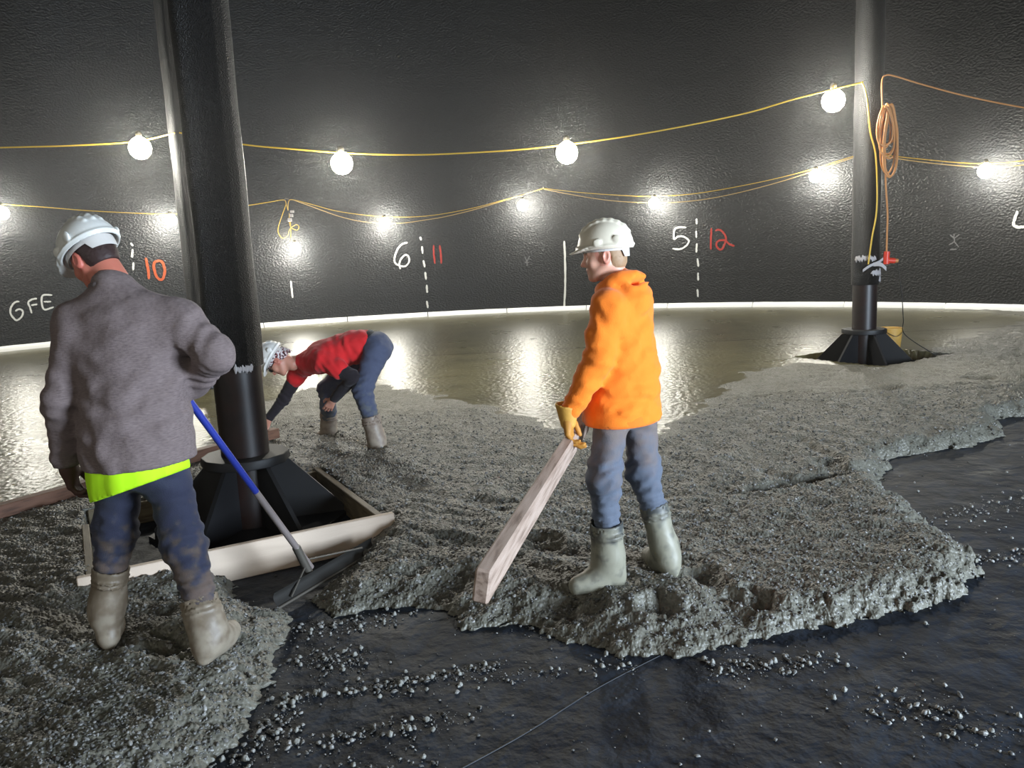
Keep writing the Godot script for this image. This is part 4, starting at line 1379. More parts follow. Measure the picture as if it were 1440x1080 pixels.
func body_field(J: Dictionary, tb: Basis) -> Field:
	var f := Field.new()
	f.ell(J.pel, Vector3(0.13, 0.11, 0.09), tb)
	f.ell(J.wai, Vector3(0.115, 0.15, 0.08), tb, 0.06)
	f.ell(J.che, Vector3(0.13, 0.14, 0.09), tb, 0.06)
	f.cap(J.lsh, J.rsh, 0.045, 0.045, 0.05)
	f.cap(J.nk, J.nkt, 0.056, 0.054, 0.04)
	f.cap(J.che, J.nk, 0.07, 0.05, 0.05)
	for e in ["l", "r"]:
		f.cap(J[e + "sh"], J[e + "el"], 0.046, 0.036, 0.03)
		f.cap(J[e + "el"], J[e + "wr"], 0.036, 0.025, 0.02)
		f.cap(J[e + "hip"], J[e + "kn"], 0.070, 0.048, 0.05)
		f.cap(J[e + "kn"], J[e + "an"], 0.048, 0.036, 0.03)
		f.cap(J[e + "an"], J[e + "an"].lerp(J[e + "toe"], 0.85), 0.036, 0.025, 0.02)
	return f

func legs(f: Field, J: Dictionary, tb: Basis, pel_r: Vector3, r: Array, tops: Array) -> void:
	# trousers: seat, thighs, shins that end inside the boots
	f.ell(J.pel - tb.y * 0.02, pel_r, tb, 0.05)
	var k := 0
	for e in ["l", "r"]:
		f.cap(J[e + "hip"], J[e + "kn"], r[0], r[1], 0.06)
		var d: Vector3 = (J[e + "an"] - J[e + "kn"]).normalized()
		var end: Vector3 = J[e + "kn"] + d * ((tops[k] - J[e + "kn"]).dot(d) + 0.05)
		f.cap(J[e + "kn"], end, r[1], r[2], 0.05)
		k += 1

func boot(parent: Node3D, top: Vector3, an: Vector3, toe: Vector3, r_top: float, sole_y: float, paint: Callable, sd: int) -> void:
	var f := Field.new()
	var u := (top - an).normalized()
	var fw := toe - an
	fw.y = 0.0
	fw = fw.normalized()
	f.cap(top + u * 0.05, an + u * 0.06, r_top, r_top * 0.88, 0.04)
	f.cap(an + u * 0.06, an, r_top * 0.88, r_top * 0.80, 0.04)
	var g := Vector3(an.x, sole_y + 0.046, an.z)
	f.cap(g - fw * 0.035, g + fw * 0.06, 0.050, 0.046, 0.05)
	f.cap(g + fw * 0.05, g + fw * 0.165 - Vector3(0, 0.006, 0), 0.048, 0.040, 0.03)
	f.cap(an, g + fw * 0.10, 0.055, 0.042, 0.06)
	f.cap(g - fw * 0.055 + Vector3(0, -0.026, 0), g + fw * 0.17 + Vector3(0, -0.030, 0), 0.030, 0.030, 0.01)
	f.cap(top + u * 0.12, top - u * 0.06, r_top - 0.012, r_top - 0.014, 0.004, true)
	for q in 2:
		var rib := top - u * (0.045 + 0.022 * q)
		f.ell(rib, Vector3(r_top + 0.0035, 0.004, r_top + 0.0035), Basis(u.cross(fw).normalized(), u, u.cross(fw).normalized().cross(u)), 0.006)
	f.planes = [Plane(u, u.dot(top)), Plane(Vector3.DOWN, -sole_y)]
	f.noise = fold_noise(sd, 6.0)
	f.amp = 0.004
	var m := field_part("boot", f, 0.0075, parent, mats.rubber, paint)
	m.set_meta("label", "rubber boot smeared with wet cement")

func hard_hat(parent: Node3D, c: Vector3, b: Basis, col: Color, s := 1.0) -> MeshInstance3D:
	var f := Field.new()
	var at := func(x: float, y: float, z: float) -> Vector3: return c + b * (Vector3(x, y, z) * s)
	var y0 := 0.047
	f.ell(at.call(0, y0, -0.004), Vector3(0.112, 0.124, 0.132) * s, b, 0.01)
	for r in [[-0.034, 0.006], [0.0, 0.008], [0.034, 0.006]]:
		for k in 8:
			var a0 := 0.55 + k * 0.26
			var a1 := a0 + 0.26
			var x0: float = r[0]
			var yy := 0.124 * sqrt(1.0 - pow(x0 / 0.112, 2))
			var zz := 0.132 * sqrt(1.0 - pow(x0 / 0.112, 2))
			f.cap(at.call(x0, y0 + sin(a0) * yy, -0.004 - cos(a0) * zz), at.call(x0, y0 + sin(a1) * yy, -0.004 - cos(a1) * zz), r[1] * s, r[1] * s, 0.012)
	for e in [-1.0, 1.0]:
		f.ell(at.call(0.110 * e, y0 + 0.022, 0.03), Vector3(0.007, 0.016, 0.022) * s, b, 0.005)
		f.ell(at.call(0.104 * e, y0 + 0.030, -0.060), Vector3(0.007, 0.020, 0.022) * s, b, 0.005)
	f.cap(at.call(0, y0 - 1.006, 0), at.call(0, y0 - 1.0061, 0), s, s, 0.004, true)
	f.ell(at.call(0, y0 + 0.002, 0.0), Vector3(0.120, 0.008, 0.141) * s, b, 0.012)
	f.ell(at.call(0, y0 - 0.010, 0.104), Vector3(0.088, 0.007, 0.068) * s, b * Basis(Vector3.RIGHT, 0.22), 0.016)
	f.ell(at.call(0, y0 - 0.004, -0.004), Vector3(0.104, 0.118, 0.124) * s, b, 0.004, true)
	f.planes = [Plane(-b.y, (-b.y).dot(at.call(0, y0 - 0.06, 0)))]
	var paint := func(p: Vector3) -> Color:
		var q := b.inverse() * (p - c)
		return col.lerp(lin(0.62, 0.58, 0.52), 0.12 * clampf((0.10 - q.y) * 12.0, 0.0, 1.0))
	var m := field_part("hard_hat", f, 0.0045, parent, mats.shell, paint)
	# the band inside that grips the head
	var v := PackedVector3Array()
	var ix := PackedInt32Array()
	for k in 41:
		var a := TAU * k / 40.0
		var low := 0.022 + (0.030 if absf(angle_difference(a, -PI / 2)) < 0.7 else 0.0)
		for q in [[y0 - 0.004, 0.0], [y0 - 0.004, 0.003], [y0 - low, 0.003], [y0 - low, 0.0]]:
			v.append(at.call(cos(a) * (0.088 + q[1]), q[0], -0.004 + sin(a) * (0.108 + q[1])) - parent.position)
	for k in 40:
		for q in 4:
			var i := k * 4 + q
			var j := k * 4 + (q + 1) % 4
			ix.append_array([i, i + 4, j, j, i + 4, j + 4])
	put("suspension_band", array_mesh(v, smooth_normals(v, ix), ix), mats.strap_white, m)
	return m

func hair_field(c: Vector3, b: Basis, s: float, low: float) -> Field:
	var f := Field.new()
	f.ell(c + b * Vector3(0, 0.03, -0.012) * s, Vector3(0.081, 0.088, 0.095) * s, b, 0.02)
	f.ell(c + b * Vector3(0, -0.03, -0.042) * s, Vector3(0.062, 0.055, 0.058) * s, b, 0.03)
	for e in [-1.0, 1.0]: f.ell(c + b * Vector3(0.085 * e, -0.012, -0.004) * s, Vector3(0.03, 0.045, 0.026) * s, b, 0.01, true)
	f.ell(c + b * Vector3(0, -0.06, 0.11) * s, Vector3(0.14, 0.105, 0.105) * s, b, 0.01, true)
	f.planes = [Plane(-b.y, (-b.y).dot(c + b * Vector3(0, low, 0) * s)), Plane(b.y, b.y.dot(c + b * Vector3(0, 0.085, 0) * s))]
	f.noise = cloth_noise(7, 90.0)
	f.amp = 0.003
	return f

func build_body(o: Node3D, J: Dictionary, tb: Basis, head_b: Basis, s: float, skin: Color, brow: Color, hands: Array) -> void:
	var buf := buffer()
	var f := body_field(J, tb)
	f.add_to(buf, 0.016, o.position, plain(skin))
	head_field(J.head, head_b, s).add_to(buf, 0.0036, o.position, face_paint(J.head, head_b, s, skin, brow))
	for h in hands: (h as Field).add_to(buf, 0.0036, o.position, plain(skin))
	put("body", skin_mesh(buf), mats.skin, o)

func muddy(base_c: Color, mud: Color, y0: float, y1: float, sd: int) -> Callable:
	var n := FastNoiseLite.new()
	n.seed = sd
	n.frequency = 14.0
	n.fractal_octaves = 4
	return func(p: Vector3) -> Color:
		var t := clampf((y1 - p.y) / (y1 - y0) + n.get_noise_3dv(p) * 1.1, 0.0, 1.0)
		return base_c.lerp(mud, t * t * (3.0 - 2.0 * t))

func build_people() -> void:
	man_in_orange()
	man_in_grey()
	man_in_red()

func man_in_orange() -> void:
	var J := M.duplicate()
	J.head += Vector3(0.020, 0.0, 0.0)
	J.lan = Vector3(0.420, 0.205, -3.66)
	J.lhip = Vector3(0.470, 1.03, -3.69)
	J.pel = Vector3(0.515, 1.0, -3.73)
	J.ltoe = Vector3(0.30, 0.14, -3.63)
	J.rtoe = Vector3(0.68, 0.14, -3.91)
	J.ran = Vector3(0.722, 0.20, -3.80)
	J.lwr = Vector3(0.243, 0.975, -3.53)
	J.rsh = Vector3(0.612, 1.44, -3.86)
	J.lel = Vector3(0.378, 1.205, -3.55)
	J.rel = Vector3(0.60, 1.17, -4.02)
	J.rwr = Vector3(0.40, 1.02, -4.02)
	var o := base("person", Vector3(0.55, 0.0, -3.72))
	tag(o, "person in a bright orange hooded sweatshirt and white hard hat gripping a timber beam", "person")
	var tb := frame_of(Vector3(-0.80, 0.0, -0.60))
	var hb := frame_of(Vector3(-0.97, -0.09, -0.15), Vector3(-0.09, 1, 0))
	build_body(o, J, tb, hb, 0.96, lin(0.84, 0.64, 0.55), lin(0.50, 0.38, 0.28), [hand_field(J.rwr, Vector3(-0.7, -0.7, -0.1), Vector3(0, -0.5, 0.7), Vector3(-0.7, 0.7, 0), [0.3, 0.5, 0.4])])
	var hf := hair_field(J.head, hb, 0.96, -0.062)
	field_part("hair", hf, 0.006, o, mats.hair, plain(lin(0.62, 0.50, 0.38)))
	hard_hat(o, J.head, frame_of(Vector3(-0.97, -0.03, -0.15), Vector3(-0.03, 1, 0)), lin(0.90, 0.86, 0.78), 0.97)
	# sweatshirt
	var f := Field.new()
	f.ell(Vector3(0.530, 1.335, -3.73), Vector3(0.172, 0.20, 0.124), tb, 0.05)
	f.ell(Vector3(0.535, 1.10, -3.72), Vector3(0.178, 0.28, 0.150), tb, 0.07)
	f.ell(Vector3(0.508, 0.93, -3.71), Vector3(0.208, 0.32, 0.172), tb, 0.05)
	f.cap(J.lsh, J.rsh, 0.078, 0.078, 0.06)
	f.cap(J.nk - Vector3(0, 0.02, 0), J.nk + Vector3(0.0, 0.02, 0), 0.095, 0.078, 0.06)
	f.cap(J.lsh, J.lel, 0.078, 0.068, 0.03)
	f.cap(J.lel, J.lwr.lerp(J.lel, 0.10), 0.066, 0.050, 0.03)
	f.cap(J.rsh, J.rel, 0.078, 0.068, 0.03)
	f.cap(J.rel, J.rwr.lerp(J.rel, 0.10), 0.066, 0.048, 0.03)
	# fallen hood: a roll round the neck and the bag behind
	var bk := -tb.z
	var lf := tb.x
	var ring := PackedVector3Array()
	for k in 11:
		var a := lerpf(-2.5, 2.5, k / 10.0)
		ring.append(J.nk + Vector3(0, 0.030 + 0.012 * cos(a), 0) + bk * (0.075 * cos(a) + 0.012) + lf * 0.082 * sin(a) + Vector3(0, -0.030 if absf(a) > 1.6 else 0.0, 0))
	for k in 10: f.cap(ring[k], ring[k + 1], 0.034, 0.034, 0.02)
	f.ell(J.nk + bk * 0.105 + Vector3(0, -0.035, 0), Vector3(0.105, 0.085, 0.052), frame_of(bk + Vector3(0, 0.45, 0)), 0.035)
	f.ell(J.nk + bk * 0.118 + Vector3(0, 0.030, 0), Vector3(0.070, 0.022, 0.034), frame_of(bk + Vector3(0, 0.6, 0)), 0.02, true)
	f.ell(J.head + Vector3(0, -0.13, 0) + bk * 0.03, Vector3(0.062, 0.10, 0.066), tb, 0.01, true)
	f.planes = [Plane(Vector3(0.0, -1, 0.0), -0.905)]
	f.noise = fold_noise(3, 5.5)
	f.amp = 0.014
	f.stretch = Vector3(1.0, 1.6, 1.0)
	f.crease(J.lel, J.lwr - J.lsh, 0.15, 0.060, 0.0045)
	f.crease(J.lwr.lerp(J.lel, 0.25), J.lwr - J.lel, 0.11, 0.045, 0.004)
	f.crease(J.rel, J.rwr - J.rsh, 0.14, 0.050, 0.006)
	f.crease(Vector3(0.56, 1.0, -3.60), Vector3(0.35, 1, 0.2), 0.24, 0.085, 0.007)
	f.crease(Vector3(0.42, 1.36, -3.58), Vector3(0.8, 0.6, 0.2), 0.16, 0.070, 0.006)
	f.crease(Vector3(0.62, 1.25, -3.66), Vector3(-0.5, 1, 0.3), 0.20, 0.10, 0.005)
	f.crease(J.nk + bk * 0.10, Vector3(0.3, 1, 0.5), 0.15, 0.055, 0.006)
	var top := field_part("hooded_sweatshirt", f, 0.0115, o, mats.cloth, plain(lin(0.97, 0.50, 0.11)))
	var hem := Field.new()
	hem.ell(Vector3(0.508, 0.90, -3.71), Vector3(0.206, 0.20, 0.170), tb, 0.02)
	hem.planes = [Plane(Vector3.DOWN, -0.90), Plane(Vector3.UP, 0.96)]
	field_part("waistband", hem, 0.010, o, mats.cloth, plain(lin(0.94, 0.46, 0.10)))
	# trousers
	f = Field.new()
	legs(f, J, tb, Vector3(0.145, 0.12, 0.110), [0.084, 0.078, 0.058], [Vector3(0.41, 0.457, -3.63), Vector3(0.682, 0.445, -3.82)])
	f.noise = fold_noise(5, 7.0)
	f.amp = 0.012
	f.stretch = Vector3(0.9, 1.7, 0.9)
	for e in ["l", "r"]:
		f.crease(J[e + "kn"], J[e + "an"] - J[e + "kn"] + Vector3(0.12, 0, 0.1), 0.17, 0.060, 0.007)
		f.crease(J[e + "kn"].lerp(J[e + "an"], 0.45), J[e + "an"] - J[e + "kn"], 0.13, 0.045, 0.008)
		f.crease(J[e + "hip"].lerp(J[e + "kn"], 0.25), Vector3(0.5, 1, 0.3), 0.18, 0.085, 0.006)
	var tn := FastNoiseLite.new()
	tn.frequency = 9.0
	var blue := lin(0.35, 0.38, 0.44)
	var dirt := lin(0.43, 0.39, 0.38)
	field_part("jeans", f, 0.0115, o, mats.denim, func(p: Vector3) -> Color:
		return blue.lerp(dirt, clampf((p.y - 0.60) * 3.4 + tn.get_noise_3dv(p) * 0.9, 0.0, 1.0)))
	var grey := lin(0.55, 0.54, 0.48)
	var bn := FastNoiseLite.new()
	bn.frequency = 10.0
	var bp := func(p: Vector3) -> Color:
		return grey.lerp(lin(0.27, 0.28, 0.28), clampf((p.y - 0.36) * 14.0 + bn.get_noise_3dv(p) * 1.5, 0.0, 1.0)).lerp(lin(0.40, 0.39, 0.35), clampf(bn.get_noise_3dv(p * 1.6) * 1.8, 0.0, 0.75))
	boot(o, Vector3(0.41, 0.440, -3.63), J.lan, Vector3(0.20, 0.1, -3.60), 0.083, 0.095, bp, 11)
	boot(o, Vector3(0.664, 0.455, -3.812), J.ran, Vector3(0.64, 0.1, -4.02), 0.072, 0.095, bp, 12)
	# work gloves; the left one closes on the beam
	var tan_c := lin(0.72, 0.50, 0.20)
	f = hand_field(J.lwr, Vector3(0.03, -1, 0.02), Vector3(0.96, 0, 0.28), Vector3(0.28, 0, -0.96), [0.45, 0.7, 0.6], 1.22, 0.25)
	var gb := buffer()
	f.add_to(gb, 0.0042, o.position, plain(tan_c))
	var cuff := Field.new()
	cuff.cap(J.lwr + Vector3(0.0, 0.055, 0.0), J.lwr - Vector3(0, 0.03, 0), 0.056, 0.036, 0.01)
	cuff.cap(J.lwr + Vector3(0.0, 0.13, 0.0), J.lwr + Vector3(0, 0.0, 0), 0.062, 0.034, 0.004, true)
	cuff.planes = [Plane(Vector3(0.15, 1, 0.1).normalized(), Vector3(0.15, 1, 0.1).normalized().dot(J.lwr + Vector3(0, 0.052, 0)))]
	cuff.add_to(gb, 0.0055, o.position, plain(lin(0.80, 0.60, 0.26)))
	put("work_glove", skin_mesh(gb), mats.leather, o)

func man_in_grey() -> void:
	var J := L.duplicate()
	J.rel = Vector3(-1.165, 1.372, -3.17)
	J.rwr = Vector3(-1.37, 1.20, -3.38)
	J.lan = Vector3(-1.825, 0.235, -3.33)
	J.rhip = Vector3(-1.462, 1.01, -3.24)
	J.lhip = Vector3(-1.617, 1.02, -3.25)
	J.pel = Vector3(-1.54, 0.97, -3.23)
	J.ran = Vector3(-1.312, 0.20, -3.15)
	J.rkn = Vector3(-1.415, 0.57, -3.25)
	J.lwr = Vector3(-1.848, 0.925, -3.24)
	J.lsh = Vector3(-1.725, 1.50, -3.22)
	J.lel = Vector3(-1.80, 1.215, -3.18)
	J.head = Vector3(-1.672, 1.765, -3.33)
	J.nkt = Vector3(-1.640, 1.70, -3.30)
	J.nk = Vector3(-1.59, 1.64, -3.27)
	J.ltoe = Vector3(-1.86, 0.14, -3.42)
	J.rtoe = Vector3(-1.29, 0.14, -3.24)
	var o := base("person", Vector3(-1.53, 0.0, -3.2))
	tag(o, "person seen from behind in a heather grey sweater with a neon yellow shirt hem", "person")
	var tb := frame_of(Vector3(-0.12, 0.0, -1), Vector3(-0.05, 1, 0))
	var hb := frame_of(Vector3(-0.70, -0.52, -0.48), Vector3(-0.50, 0.80, -0.22))
	build_body(o, J, tb, hb, 1.04, lin(0.74, 0.44, 0.37), lin(0.20, 0.13, 0.10), [])
	field_part("hair", hair_field(J.head, hb, 1.04, -0.055), 0.006, o, mats.hair, plain(lin(0.17, 0.11, 0.09)))
	hard_hat(o, J.head + hb.y * 0.0, hb, lin(0.86, 0.86, 0.84), 1.04)
	var f := Field.new()
	f.ell(Vector3(-1.522, 1.41, -3.23), Vector3(0.235, 0.21, 0.145), tb, 0.06)
	f.ell(Vector3(-1.525, 1.18, -3.22), Vector3(0.212, 0.32, 0.158), tb, 0.07)
	f.ell(Vector3(-1.540, 0.98, -3.22), Vector3(0.222, 0.36, 0.195), tb, 0.05)
	f.cap(J.lsh, J.rsh, 0.085, 0.085, 0.07)
	f.cap(Vector3(-1.56, 1.53, -3.24), J.nk, 0.115, 0.078, 0.07)
	f.cap(J.nk - Vector3(0, 0.03, 0), J.lsh, 0.07, 0.075, 0.06)
	f.cap(J.nk - Vector3(0, 0.03, 0), J.rsh, 0.07, 0.075, 0.06)
	f.cap(J.lsh, J.lel, 0.080, 0.072, 0.03)
	f.cap(J.lel, J.lwr.lerp(J.lel, 0.04), 0.072, 0.058, 0.03)
	f.cap(J.rsh, J.rel, 0.082, 0.074, 0.03)
	f.cap(J.rel, J.rwr.lerp(J.rel, 0.10), 0.070, 0.056, 0.03)
	f.ell(J.nkt + Vector3(0, 0.02, 0), Vector3(0.062, 0.06, 0.062), tb, 0.01, true)
	f.planes = [Plane(Vector3(0.02, -1, 0.0).normalized(), -0.965)]
	f.noise = fold_noise(13, 4.5)
	f.amp = 0.014
	f.stretch = Vector3(1.0, 1.5, 1.0)
	f.crease(J.lel, J.lwr - J.lsh, 0.18, 0.075, 0.005)
	f.crease(J.lwr.lerp(J.lel, 0.3), J.lwr - J.lel, 0.15, 0.06, 0.0045)
	f.crease(J.rel.lerp(J.rwr, 0.3), J.rwr - J.rel, 0.16, 0.055, 0.008)
	f.crease(J.rel.lerp(J.rsh, 0.5), J.rel - J.rsh + Vector3(0, 0.1, 0), 0.15, 0.065, 0.006)
	f.crease(Vector3(-1.42, 1.22, -3.08), Vector3(-0.6, 1, 0.2), 0.26, 0.11, 0.007)
	f.crease(Vector3(-1.66, 1.10, -3.08), Vector3(0.5, 1, 0.2), 0.24, 0.12, 0.006)
	f.crease(Vector3(-1.52, 1.40, -3.08), Vector3(0.2, 1, 0.1), 0.20, 0.13, 0.004)
	f.crease(Vector3(-1.55, 1.0, -3.05), Vector3(0.9, 0.25, 0.0), 0.25, 0.12, 0.005)
	var sweater := field_part("sweater", f, 0.0115, o, mats.heather, plain(lin(0.51, 0.455, 0.445)))
	var collar := Field.new()
	for k in 12:
		var a0 := TAU * k / 12.0
		var a1 := TAU * (k + 1) / 12.0
		collar.cap(J.nk + tb * Vector3(sin(a0) * 0.068, 0.012 - 0.012 * cos(a0), cos(a0) * 0.068), J.nk + tb * Vector3(sin(a1) * 0.068, 0.012 - 0.012 * cos(a1), cos(a1) * 0.068), 0.016, 0.016, 0.01)
	field_part("collar", collar, 0.006, o, mats.heather, plain(lin(0.43, 0.39, 0.39)))
	# neon shirt tail hanging below
	f = Field.new()
	f.ell(Vector3(-1.550, 0.88, -3.215), Vector3(0.204, 0.32, 0.170), tb, 0.03)
	var low := Vector3(0.30, -1.0, 0.10).normalized()
	f.planes = [Plane(low, low.dot(Vector3(-1.766, 0.785, -3.10))), Plane(Vector3.UP, 1.06)]
	f.noise = fold_noise(15, 5.0)
	f.amp = 0.008
	f.stretch = Vector3(1.6, 0.5, 1.6)
	field_part("shirt_tail", f, 0.010, o, mats.neon, plain(Color.WHITE))
	f = Field.new()
	legs(f, J, tb, Vector3(0.155, 0.14, 0.115), [0.092, 0.084, 0.064], [Vector3(-1.77, 0.45, -3.32), Vector3(-1.371, 0.36, -3.20)])
	f.noise = fold_noise(17, 6.0)
	f.amp = 0.012
	f.stretch = Vector3(0.9, 1.7, 0.9)
	for e in ["l", "r"]:
		f.crease(J[e + "kn"], J[e + "an"] - J[e + "kn"] + Vector3(0.12, 0, 0.1), 0.17, 0.060, 0.007)
		f.crease(J[e + "kn"].lerp(J[e + "an"], 0.45), J[e + "an"] - J[e + "kn"], 0.13, 0.045, 0.008)
		f.crease(J[e + "hip"].lerp(J[e + "kn"], 0.25), Vector3(0.5, 1, 0.3), 0.18, 0.085, 0.006)
	field_part("jeans", f, 0.0115, o, mats.denim, muddy(lin(0.17, 0.19, 0.27), lin(0.36, 0.31, 0.28), 0.30, 0.66, 19))
	var bp := muddy(lin(0.44, 0.39, 0.33), lin(0.56, 0.52, 0.46), 0.05, 0.4, 21)
	boot(o, Vector3(-1.775, 0.45, -3.325), J.lan, Vector3(-1.90, 0.1, -3.52), 0.078, 0.10, bp, 22)
	boot(o, Vector3(-1.362, 0.34, -3.205), J.ran, Vector3(-1.275, 0.1, -3.34), 0.082, 0.10, bp, 23)
	var dark := lin(0.27, 0.17, 0.15)
	for h in [hand_field(J.lwr, Vector3(0.04, -1, -0.12), Vector3(1, 0, -0.2), Vector3(0, 0, -1), [0.5, 0.8, 0.6], 1.40), hand_field(J.rwr, Vector3(-0.75, -0.45, -0.3), Vector3(0.1, -0.3, -1), Vector3(0, 1, 0), [0.55, 0.9, 0.8], 1.22, 0.8)]:
		var gb := buffer()
		(h as Field).add_to(gb, 0.0045, o.position, plain(dark))
		put("work_glove", skin_mesh(gb), mats.leather, o)

func man_in_red() -> void:
	var J := B.duplicate()
	J.rkn = Vector3(-1.70, 0.56, -7.32)
	J.head += Vector3(-0.05, 0.025, 0)
	J.nkt += Vector3(-0.03, 0.01, 0)
	J.lan = Vector3(-1.195, 0.13, -6.85)
	J.ran = Vector3(-1.765, 0.12, -7.50)
	J.ltoe = Vector3(-1.28, 0.06, -6.85)
	J.rtoe = Vector3(-1.84, 0.06, -7.52)
	J.lwr = Vector3(-1.585, 0.515, -7.00)
	var o := base("person", Vector3(-1.5, 0.0, -7.15))
	tag(o, "person in a red shirt bending low over the wet slab, one hand on his knee", "person")
	var tb := Basis(Vector3(0, 0, 1), Vector3(-0.99, -0.12, 0.0).normalized(), Vector3(0.12, -0.99, 0.0).normalized())
	tb = tb.orthonormalized()
	var hb := frame_of(Vector3(-0.52, -0.84, 0.10), Vector3(-0.84, 0.50, 0.05))
	var hand_l := hand_field(J.lwr, Vector3(-0.55, -0.80, -0.25), Vector3(-0.2, -0.1, -1), Vector3(-1, 0.6, 0), [0.35, 0.45, 0.35])
	var hand_r := hand_field(J.rwr, Vector3(-0.45, -0.85, 0.0), Vector3(-0.2, -0.3, 1), Vector3(-1, 0.3, 0), [0.5, 0.7, 0.5])
	build_body(o, J, tb, hb, 1.06, lin(0.74, 0.53, 0.45), lin(0.24, 0.17, 0.13), [hand_l, hand_r])
	var f := Field.new()
	# short beard and hair
	f.ell(J.head + hb * Vector3(0, -0.072, 0.040) * 1.06, Vector3(0.055, 0.042, 0.052), hb, 0.02)
	f.ell(J.head + hb * Vector3(0, -0.045, 0.10) * 1.06, Vector3(0.040, 0.030, 0.040), hb, 0.01, true)
	field_part("beard", f, 0.006, o, mats.hair, plain(lin(0.42, 0.31, 0.26)))
	hard_hat(o, J.head + hb.y * 0.012, hb, lin(0.92, 0.91, 0.89), 1.08)
	# patterned bandana round the head under the hat
	var bn := FastNoiseLite.new()
	bn.frequency = 42.0
	f = Field.new()
	f.ell(J.head + hb * Vector3(0, 0.035, -0.008), Vector3(0.091, 0.048, 0.110), hb, 0.01)
	f.ell(J.head + hb * Vector3(0, -0.012, -0.045), Vector3(0.070, 0.058, 0.066), hb, 0.02)
	f.cap(J.head + hb * Vector3(0.02, 0.01, -0.115), J.head + hb * Vector3(0.05, -0.045, -0.135), 0.020, 0.014, 0.02)
	f.cap(J.head + hb * Vector3(0.0, 0.01, -0.115), J.head + hb * Vector3(0.01, -0.055, -0.125), 0.018, 0.012, 0.02)
	field_part("bandana", f, 0.006, o, mats.cloth, func(p: Vector3) -> Color:
		var v := bn.get_noise_3dv(p)
		return lin(0.85, 0.82, 0.82) if v > 0.02 else (lin(0.42, 0.10, 0.14) if v > -0.22 else lin(0.12, 0.10, 0.11)))
	# dark safety glasses
	f = Field.new()
	f.ell(J.head + hb * Vector3(0.032, 0.008, 0.098) * 1.06, Vector3(0.031, 0.020, 0.012), hb, 0.006)
	f.ell(J.head + hb * Vector3(-0.032, 0.008, 0.098) * 1.06, Vector3(0.031, 0.020, 0.012), hb, 0.006)
	for e in [-1.0, 1.0]: f.cap(J.head + hb * Vector3(0.060 * e, 0.014, 0.090) * 1.06, J.head + hb * Vector3(0.082 * e, 0.012, -0.005) * 1.06, 0.004, 0.004, 0.004)
	field_part("safety_glasses", f, 0.004, o, mats.lens, plain(Color.BLACK))
	# red shirt
	var red := lin(0.80, 0.10, 0.12)
	f = Field.new()
	f.ell(J.che + Vector3(0.02, 0.01, 0), Vector3(0.205, 0.24, 0.150), tb, 0.06)
	f.ell(J.wai + Vector3(0.0, 0.0, 0), Vector3(0.180, 0.24, 0.145), tb, 0.08)
	f.cap(J.lsh, J.rsh, 0.085, 0.085, 0.07)
	f.cap(J.nk.lerp(J.che, 0.4), J.nk, 0.095, 0.072, 0.05)
	f.cap(J.lsh, J.lsh.lerp(J.lel, 0.50), 0.085, 0.088, 0.03)
	f.cap(J.rsh, J.rsh.lerp(J.rel, 0.30), 0.080, 0.085, 0.03)
	f.planes = [Plane(-tb.y, (-tb.y).dot(J.wai - tb.y * 0.155)), ]
	f.noise = fold_noise(23, 5.0)
	f.amp = 0.016
	f.stretch = Vector3(1.4, 1.0, 1.0)
	f.crease(J.wai + Vector3(-0.08, -0.05, 0.1), Vector3(1, 0.35, 0.1), 0.24, 0.075, 0.007)
	f.crease(J.lsh.lerp(J.lel, 0.25), Vector3(0.8, 0.6, 0.0), 0.17, 0.06, 0.006)
	f.crease(J.che + Vector3(0.05, 0.05, 0.12), Vector3(0.6, 1, 0.2), 0.18, 0.09, 0.005)
	field_part("tee_shirt", f, 0.0115, o, mats.cloth, plain(red))
	# black sleeves under it
	f = Field.new()
	f.cap(J.lsh.lerp(J.lel, 0.35), J.lel, 0.072, 0.060, 0.03)
	f.cap(J.lel, J.lel.lerp(J.lwr, 0.93), 0.058, 0.042, 0.03)
	f.noise = fold_noise(25, 9.0)
	f.amp = 0.008
	f.crease(J.lel, J.lwr - J.lsh, 0.14, 0.045, 0.006)
	field_part("black_sleeve", f, 0.010, o, mats.cloth, plain(lin(0.085, 0.075, 0.09)))
	f = Field.new()
	f.cap(J.rsh.lerp(J.rel, 0.2), J.rel, 0.066, 0.056, 0.03)
	f.cap(J.rel, J.rel.lerp(J.rwr, 0.95), 0.054, 0.040, 0.03)
	f.noise = fold_noise(26, 9.0)
	f.amp = 0.008
	f.crease(J.rel, J.rwr - J.rsh, 0.14, 0.045, 0.006)
	field_part("black_sleeve", f, 0.010, o, mats.cloth, plain(lin(0.085, 0.075, 0.09)))
	f = Field.new()
	f.ell(J.wai - tb.y * 0.15, Vector3(0.150, 0.06, 0.125), tb, 0.03)
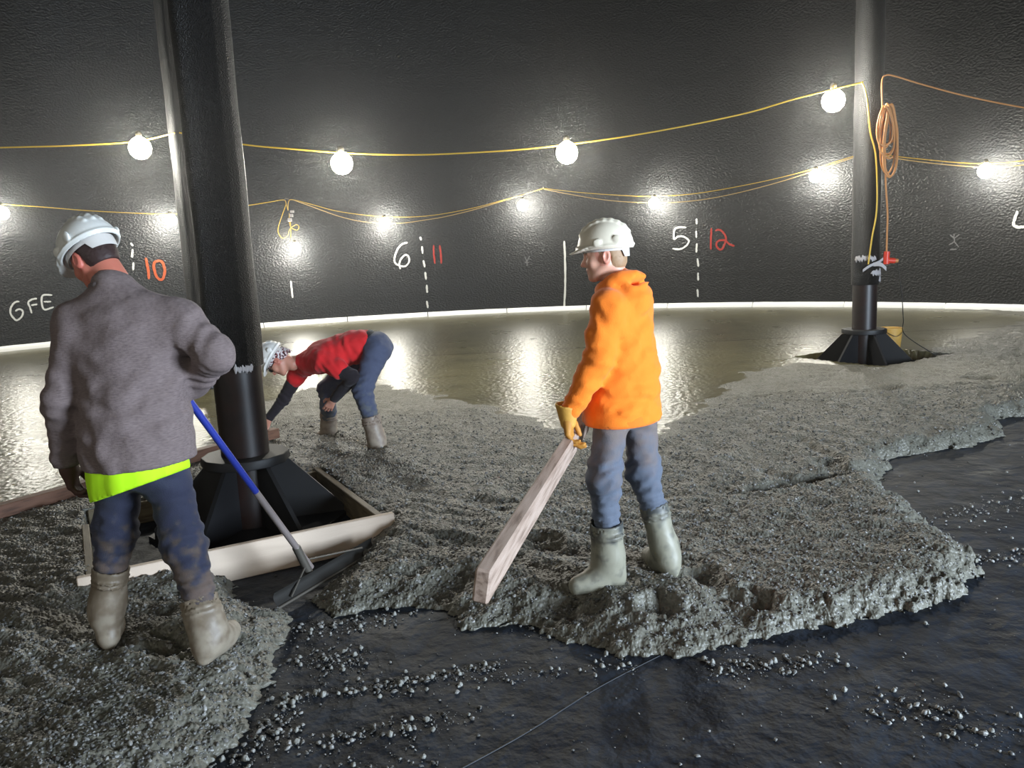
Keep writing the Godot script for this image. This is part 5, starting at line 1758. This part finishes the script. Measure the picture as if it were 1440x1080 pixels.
	field_part("belt", f, 0.010, o, mats.cloth, plain(lin(0.07, 0.07, 0.08)))
	f = Field.new()
	f.ell(J.pel - tb.y * 0.035, Vector3(0.168, 0.135, 0.138), tb, 0.06)
	var tops := [Vector3(-1.245, 0.375, -6.865), Vector3(-1.735, 0.335, -7.43)]
	legs(f, J, tb, Vector3(0.165, 0.13, 0.13), [0.108, 0.086, 0.070], tops)
	f.noise = fold_noise(27, 6.0)
	f.amp = 0.012
	f.stretch = Vector3(0.9, 1.6, 0.9)
	for e in ["l", "r"]:
		f.crease(J[e + "kn"], J[e + "an"] - J[e + "kn"] + Vector3(0.12, 0, 0.1), 0.17, 0.060, 0.007)
		f.crease(J[e + "kn"].lerp(J[e + "an"], 0.45), J[e + "an"] - J[e + "kn"], 0.13, 0.045, 0.008)
		f.crease(J[e + "hip"].lerp(J[e + "kn"], 0.25), Vector3(0.5, 1, 0.3), 0.18, 0.085, 0.006)
	field_part("jeans", f, 0.0115, o, mats.denim, muddy(lin(0.26, 0.29, 0.38), lin(0.36, 0.37, 0.38), 0.15, 0.6, 29))
	var bp := muddy(lin(0.52, 0.46, 0.41), lin(0.60, 0.55, 0.49), 0.05, 0.35, 31)
	boot(o, tops[0], J.lan, Vector3(-1.34, 0.1, -6.95), 0.086, 0.012, bp, 32)
	boot(o, tops[1], J.ran, Vector3(-1.92, 0.1, -7.56), 0.080, 0.012, bp, 33)
	# wrist watch
	var w := Field.new()
	var wd: Vector3 = (J.lwr - J.lel).normalized()
	w.cap(J.lwr - wd * 0.02, J.lwr - wd * 0.004, 0.031, 0.031, 0.004)
	w.cap(J.lwr - wd * 0.012 + Vector3(0, 0.01, 0.026), J.lwr - wd * 0.012 + Vector3(0, 0.012, 0.032), 0.015, 0.015, 0.004)
	w.planes = [Plane(wd, wd.dot(J.lwr + wd * 0.002)), Plane(-wd, (-wd).dot(J.lwr - wd * 0.024))]
	field_part("wrist_watch", w, 0.004, o, mats.watch_metal, plain(Color.WHITE))
